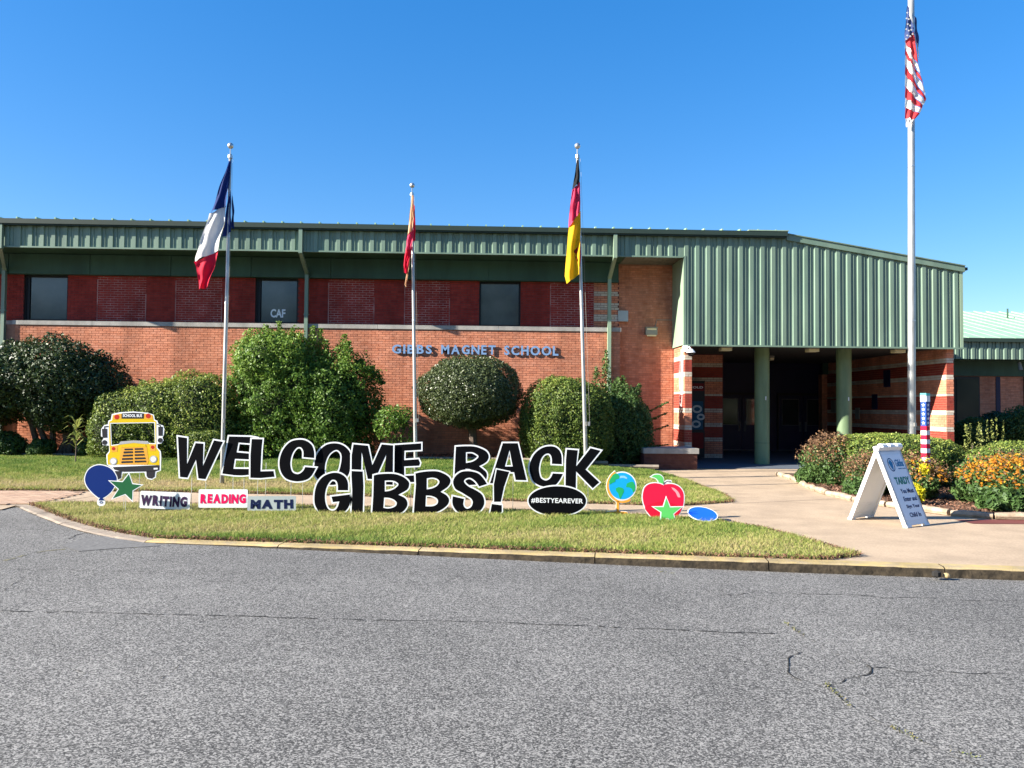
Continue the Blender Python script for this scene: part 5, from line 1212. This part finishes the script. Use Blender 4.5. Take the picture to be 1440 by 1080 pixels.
# low dark ground shrubs under the left tree
Y = 20.75
for i, (x0, x1, y0, lab) in enumerate(((-30, 40, 606, 'low shaded shrub at the left edge under the evergreen'), (44, 78, 618, 'low dark shrub around the evergreen trunks'), (108, 140, 616, 'low dark shrub between the evergreen and the clipped hedge'))):
    shrub('low_shrub', lab, 'shrub', [pxel(x0, x1, y0, 645, Y, .4, 2.4)], 5000, .07, 'leaf_mid', 110+i, .3, .1, .9, .75)
# sapling with strap leaves
def strap_plant(name, label, cx_, cy_, z0, H, n, L, matn, cat, zfrac=.3):
    root = thing(name, label, cat, (cx_, cy_, z0)); r = random.Random(int(cx_*100)); V = []; T = []
    for k in range(n):
        a = r.uniform(0, 2*math.pi); b = z0+H*r.uniform(zfrac, 1); l = L*r.uniform(.6, 1.1); el = r.uniform(.1, 1.1); w = .018
        p0 = np.array([cx_, cy_, b]); d = np.array([math.cos(a)*math.cos(el), math.sin(a)*math.cos(el), math.sin(el)]); p1 = p0+d*l*.6; p2 = p1+np.array([d[0], d[1], d[2]-.9])*l*.4; s_ = np.array([-math.sin(a), math.cos(a), 0])*w
        V += [p0-s_*.5, p0+s_*.5, p1+s_, p1-s_, p1-s_, p1+s_, p2+s_*.1, p2-s_*.1]; t = r.random()*.99; T += [t, t]
    quadmesh('foliage', np.array(V), 4, np.array(T), matn, root)
    mb = MB(); mb.tube([(cx_, cy_, z0-.05), (cx_+.02, cy_, z0+H)], [.016, .008], 6); mb.build('stem', 'bark', root); return root
x_, y_ = G(106, 655, .12); strap_plant('sapling', 'thin yellow-green sapling with strap leaves on the lawn left of the bus sign', x_, y_, float(hz(x_, y_)), 1.0, 46, .42, 'leaf_palm', 'sapling', .35)
# landscape edging stones between lawn and bed
for i, x in enumerate(np.arange(-15, 3.9, 1.3)):
    yl = float(np.interp(x, [-20, -6, 0, 2.2, 4.4], [20.96, 20.56, 20.16, 19.86, 19.68])); y2 = float(np.interp(x+1.28, [-20, -6, 0, 2.2, 4.4], [20.96, 20.56, 20.16, 19.86, 19.68]))
    if i == 0: ED = bpy.data.objects.new('bed_edging', None); COL.objects.link(ED); struct(ED)
    mb = MB(); z_ = float(hz(x, yl)); mb.tube([(x, yl, z_+.02), (x+1.28, y2, z_+.02)], .055, 6); mb.build('edging_timber', 'kerb_concrete', ED)

# ================================================================== RIGHT FLOWER BED
edge = [(7.15, 18.6), (7.05, 17.4), (6.62, 15.6), (6.45, 14.3), (6.5, 13.36), (6.70, 12.62), (7.15, 11.6), (7.6, 11.25), (8.3, 11.08), (9.6, 10.95), (12, 10.8), (16, 10.6)]
bp = edge+[(16, 18.6)]
mb = MB(); i = 0; mb.v = [(x, y, .05) for x, y in bp]
for a, b, c in tessellate_polygon([[Vector((x, y, 0)) for x, y in bp]]): mb.f.append((a, b, c)); mb.m.append(0); mb.t.append(0)
mb2 = MB(); mb2.v = mb.v; mb2.f = mb.f; mb2.m = mb.m; mb2.t = mb.t
o = struct(mb2.build('flower_bed', 'mulch'))
n = 5000; xx = rng.uniform(6.4, 12, n*2); yy = rng.uniform(10.8, 17.5, n*2); k = inpoly(xx, yy, bp); xx, yy = xx[k], yy[k]
stuff(leaves('mulch_chips', np.stack([xx, yy, np.full(len(xx), .06)+rng.uniform(0, .02, len(xx))], 1), np.tile([0, 0, 1.], (len(xx), 1)), .06, 'mulch_chip', None, .5, .5))
BE = bpy.data.objects.new('bed_edging', None); COL.objects.link(BE); struct(BE)
for (a, b) in zip(edge[:-1], edge[1:]):
    L = math.dist(a, b); n = max(1, round(L/.75))
    for k in range(n):
        p = [a[j]+(b[j]-a[j])*(k+.02)/n for j in (0, 1)]; q_ = [a[j]+(b[j]-a[j])*(k+.98)/n for j in (0, 1)]
        mb = MB(); m_ = [(p[j]+q_[j])/2 for j in (0, 1)]; h_ = random.uniform(.03, .05)
        mb.tube([(p[0], p[1], h_), (m_[0]+random.uniform(-.02, .02), m_[1], h_+.01), (q_[0], q_[1], h_)], [.05, .062, .052], 7); mb.build('edging_timber', 'timber', BE)
def hedge_el(x0, x1, y0, y1, z1, p=3.2, z0=.0): return ((x0+x1)/2, (y0+y1)/2, (z0+z1)/2, (x1-x0)/2, (y1-y0)/2, (z1-z0)/2, p)
shrub('clipped_hedge', 'low rounded clipped hedge between the thick flagpole and the A-frame sign', 'hedge', [hedge_el(7.15, 9.9, 14.9, 16.9, 1.12, 2.8)], 26000, .05, 'leaf_hedge', 131, .10, .035, .8, .88, sun_tone=lambda p: .1*sstep((p[:, 2]-.8)/.3))
shrub('clipped_hedge', 'low clipped hedge running to the right edge behind the orange flowers', 'hedge', [hedge_el(9.5, 12.6, 13.9, 15.7, 1.02, 2.8), hedge_el(11.5, 14.8, 13.3, 15.2, .96, 2.8)], 34000, .05, 'leaf_hedge', 141, .10, .035, .8, .88, sun_tone=lambda p: .1*sstep((p[:, 2]-.75)/.3))
# flowering plants
def flowers(root, name, pts, r, matn, center='bark', n=6):
    V = []; T = []; Vc = []; 
    m = len(pts); nn = rng.normal(0, .55, (m, 3)); nn[:, 2] += 1; nn[:, 1] -= .35; nn /= np.linalg.norm(nn, axis=1)[:, None]
    t = np.cross(nn, rng.normal(0, 1, (m, 3))); t /= np.linalg.norm(t, axis=1)[:, None]; b = np.cross(nn, t); rr = (r*rng.uniform(.7, 1.25, m))[:, None]; Vs = []
    for k in range(n):
        a0_, a1_, am = 2*math.pi*(k+.08)/n, 2*math.pi*(k+.92)/n, 2*math.pi*(k+.5)/n
        Vs.append(np.stack([pts, pts+(t*math.cos(a0_)+b*math.sin(a0_))*rr*.7, pts+(t*math.cos(am)+b*math.sin(am))*rr-nn*rr*.15, pts+(t*math.cos(a1_)+b*math.sin(a1_))*rr*.7], 1))
    V = np.stack(Vs, 1).reshape(-1, 3); tone = np.repeat(rng.random(m)*.99, n)
    stuff(quadmesh(name, V, 4, tone, matn, root))
    if center:
        c_ = pts+nn*rr*.12; q = rr*.22; V2 = np.stack([c_+t*q, c_+b*q, c_-t*q, c_-b*q], 1).reshape(-1, 3); stuff(quadmesh('flower_centre', V2, 4, np.zeros(m), center, root))
def clump(name, label, ells, nleaf, size, matn, seed, nfl=0, fr=.028, fmat='petal_orange', nseed=0, ck=.6, top=.35, cat='plant', ratio=.45, center='bark', stalks=0):
    root = shrub(name, label, cat, ells, nleaf, size, matn, seed, .5, .12, .9, ck, ratio=ratio)
    def tops(n_, up=.10):
        p, nr, _ = blob_pts(ells, n_*4, .06, .10, seed+5); k = nr[:, 2] > top-.25; p, nr = p[k][:n_], nr[k][:n_]; p = p+nr*rng.uniform(0, up, (len(p), 1)); p[:, 2] += rng.uniform(-.02, up, len(p)); return p
    if nfl: flowers(root, 'flowers', tops(nfl), fr, fmat, center)
    if nseed: p = tops(nseed, .16); stuff(leaves('seed_heads', p, np.tile([0, -.3, 1.], (len(p), 1)), .038, 'seedhead', root, .8, .9))
    return root
clump('coneflower_plant', 'tall faded flowering plant with brown seed heads at the left end of the flower bed', [hedge_el(6.75, 7.7, 15.3, 16.6, .90, 2.1), hedge_el(7.2, 7.8, 14.7, 15.9, .74, 2.1)], 9000, .065, 'leaf_mid', 151, 60, .022, 'petal_orange', 3600, .5)
clump('coneflower_plant', 'faded rusty flowering plant left of the A-frame sign, before the low hedge', [hedge_el(7.0, 7.9, 13.9, 15.0, .60, 2.1)], 6000, .06, 'leaf_mid', 152, 50, .022, 'petal_orange', 2400, .5)
clump('green_plant', 'low leafy green plant at the bed edge by the walkway', [hedge_el(6.65, 7.25, 15.9, 16.6, .38, 2.2)], 2600, .10, 'leaf_mid', 153, 0, ck=.6)
clump('green_plant', 'small grey-green leafy plant with pinkish tips between the edging and the A-frame', [hedge_el(6.65, 7.3, 13.6, 14.4, .36, 2.2)], 2400, .08, 'leaf_mid', 154, 0, nseed=90, ck=.6)
clump('yellow_plant', 'small bright yellow-green plant seen through the A-frame', [hedge_el(6.95, 7.3, 12.4, 12.7, .44, 2.2)], 1300, .06, 'petal_yellow', 155, 0, ck=.5)
clump('yellow_plant', 'bright yellow flowering plant just right of the A-frame top', [hedge_el(7.5, 7.7, 12.95, 13.15, .70, 2.2, .5)], 260, .05, 'petal_yellow', 156, 24, .022, 'petal_yellow', ck=None, center=None)
clump('orange_daisy_plant', 'broad mass of orange daisies right of the star-painted post', [hedge_el(7.95, 9.35, 11.7, 13.1, .74, 2.3), hedge_el(8.2, 9.2, 12.6, 13.6, .80, 2.2)], 13000, .08, 'leaf_mid', 157, 1300, .023, 'petal_orange', 700, .62, ratio=.55)
clump('orange_daisy_plant', 'orange daisies with rusty seed heads between the A-frame and the star-painted post', [hedge_el(7.3, 8.0, 12.9, 14.0, .66, 2.1)], 5000, .07, 'leaf_mid', 158, 330, .022, 'petal_orange', 1400, .55)
clump('orange_daisy_plant', 'sparser orange daisies with dry stems at the right edge of the photo', [hedge_el(9.2, 10.3, 11.4, 12.8, .70, 2.2), hedge_el(10.0, 11.4, 11.3, 12.8, .66, 2.2)], 11000, .07, 'leaf_mid', 159, 420, .022, 'petal_orange', 2600, .55)
clump('orange_daisy_plant', 'low green daisy plant with a few orange flowers at the front edge of the bed', [hedge_el(8.55, 9.5, 11.25, 11.9, .42, 2.2)], 4200, .085, 'leaf_mid', 160, 90, .024, 'petal_orange', 0, .6)
clump('green_plant', 'leafy green plant at the foot of the orange daisies', [hedge_el(7.75, 8.6, 11.5, 12.2, .40, 2.2)], 4000, .11, 'leaf_mid', 161, 0, ck=.6, ratio=.6)
# tall salvia-like spikes and shrubs against the right wing
for i, (x0, x1, y0, yb, lab) in enumerate(((1355, 1378, 590, 620, 'short pale flower spikes behind the right hedge'), (1382, 1410, 584, 620, 'tall pale flower spikes behind the right hedge'))):
    Y = 16.6; P_ = shoots([shp(x, yb+20, y0+random.uniform(0, 12), Y+random.uniform(-.3, .3), random.uniform(-3, 5)) for x in np.linspace(x0, x1, 5)], 70, .03)
    root = thing('flower_spikes', lab, 'plant', (PX((x0+x1)/2, Y), Y, 0)); leaves('foliage', P_[0], P_[1], .05, 'leaf_palm', root, .4, .8)
    mb = MB(); mb.tube([(PX((x0+x1)/2, Y), Y, 0), (PX((x0+x1)/2, Y), Y, .9)], .01, 5); mb.build('stem', 'bark', root)
Y = 24
shrub('dark_shrub', 'dark rounded shrub against the right wing below its windows', 'shrub', [pxel(1378, 1425, 580, 640, Y, .8, 2.4)], 9000, .08, 'leaf_dark', 171, .2, .08, .8, .8)
shrub('dark_shrub', 'dark shrub at the right edge of the photo by the wing wall', 'shrub', [pxel(1412, 1490, 572, 640, Y-1, 1.0, 2.4)], 12000, .08, 'leaf_mid', 172, .2, .08, .8, .8)
shrub('dark_shrub', 'low dark shrub between the striped pier and the right wing', 'shrub', [pxel(1343, 1384, 588, 640, Y-.5, .8, 2.4)], 8000, .08, 'leaf_mid', 173, .2, .08, .8, .8)

# ---- painted post in the bed
xp, zp = P(1301, 553, 13.3); hw = .052
PO = thing('painted_post', 'square post painted with white stars on blue above red and white stripes, teal top', 'post', (xp, 13.3, 0))
ang = R(25); ca_, sa_ = math.cos(ang), math.sin(ang)
def pbox(z0, z1, m_, nm, g=0.0):
    mb = MB(); mb.box(-hw-g, hw+g, -hw-g, hw+g, z0, z1); mb.v = [(xp+v[0]*ca_-v[1]*sa_, 13.3+v[0]*sa_+v[1]*ca_, v[2]) for v in mb.v]; return mb.build(nm, m_, PO)
zz = lambda py: PZ(1301, py, 13.3)
pbox(zz(556.5), zz(553), 'post_teal', 'cap', .004); pbox(zz(565), zz(556.6), 'white_board', 'plate', .003)
pbox(zz(599), zz(565.1), 'post_blue', 'star_field')
zc_ = zz(599.1); n_ = 10; hgt = (zc_-zz(662))/n_
for k in range(n_): pbox(zc_-hgt*(k+1)+.001, zc_-hgt*k-.001, 'post_red' if k % 2 == 0 else 'white_board', 'stripe')
pbox(-.05, zz(662.2), 'timber', 'foot')
for k in range(5):
    zc0 = zz(569.5+k*6.3); s_ = []
    for j in range(10): rr = .034 if j % 2 == 0 else .014; a = math.pi/2+j*math.pi/5; s_.append((rr*math.cos(a), zc0+rr*math.sin(a)))
    mb = MB(); plate(mb, [s_], -hw-.004, -hw-.0005); mb.v = [(xp+v[0]*ca_-v[1]*sa_, 13.3+v[0]*sa_+v[1]*ca_, v[2]) for v in mb.v]; mb.build('star', 'white_board', PO)
    mb = MB(); plate(mb, [s_], -hw-.004, -hw-.0005); mb.v = [(v[1], -v[0], v[2]) for v in mb.v]; mb.v = [(xp+v[0]*ca_-v[1]*sa_, 13.3+v[0]*sa_+v[1]*ca_, v[2]) for v in mb.v]; mb.build('star', 'white_board', PO)

# woodland across the road, added unseen behind the viewer: dims facade sky light, mirrors in windows
n = 26000; xx = rng.uniform(-60, 70, n); q = np.stack([xx, np.zeros(n), np.zeros(n)], 1); hh = 12+2.5*wob(q, .12, 5)+1.5*wob(q, .4, 6)
pts = np.stack([xx, -27-rng.random(n)*6, hh*rng.random(n)**.8], 1)
stuff(leaves('added_woodland', pts, np.tile([0, 1., .2], (n, 1)), .75, 'leaf_mid', None, .6, .8))

S.cycles.max_bounces = 6; S.cycles.diffuse_bounces = 3; S.cycles.glossy_bounces = 2; S.cycles.transparent_max_bounces = 4
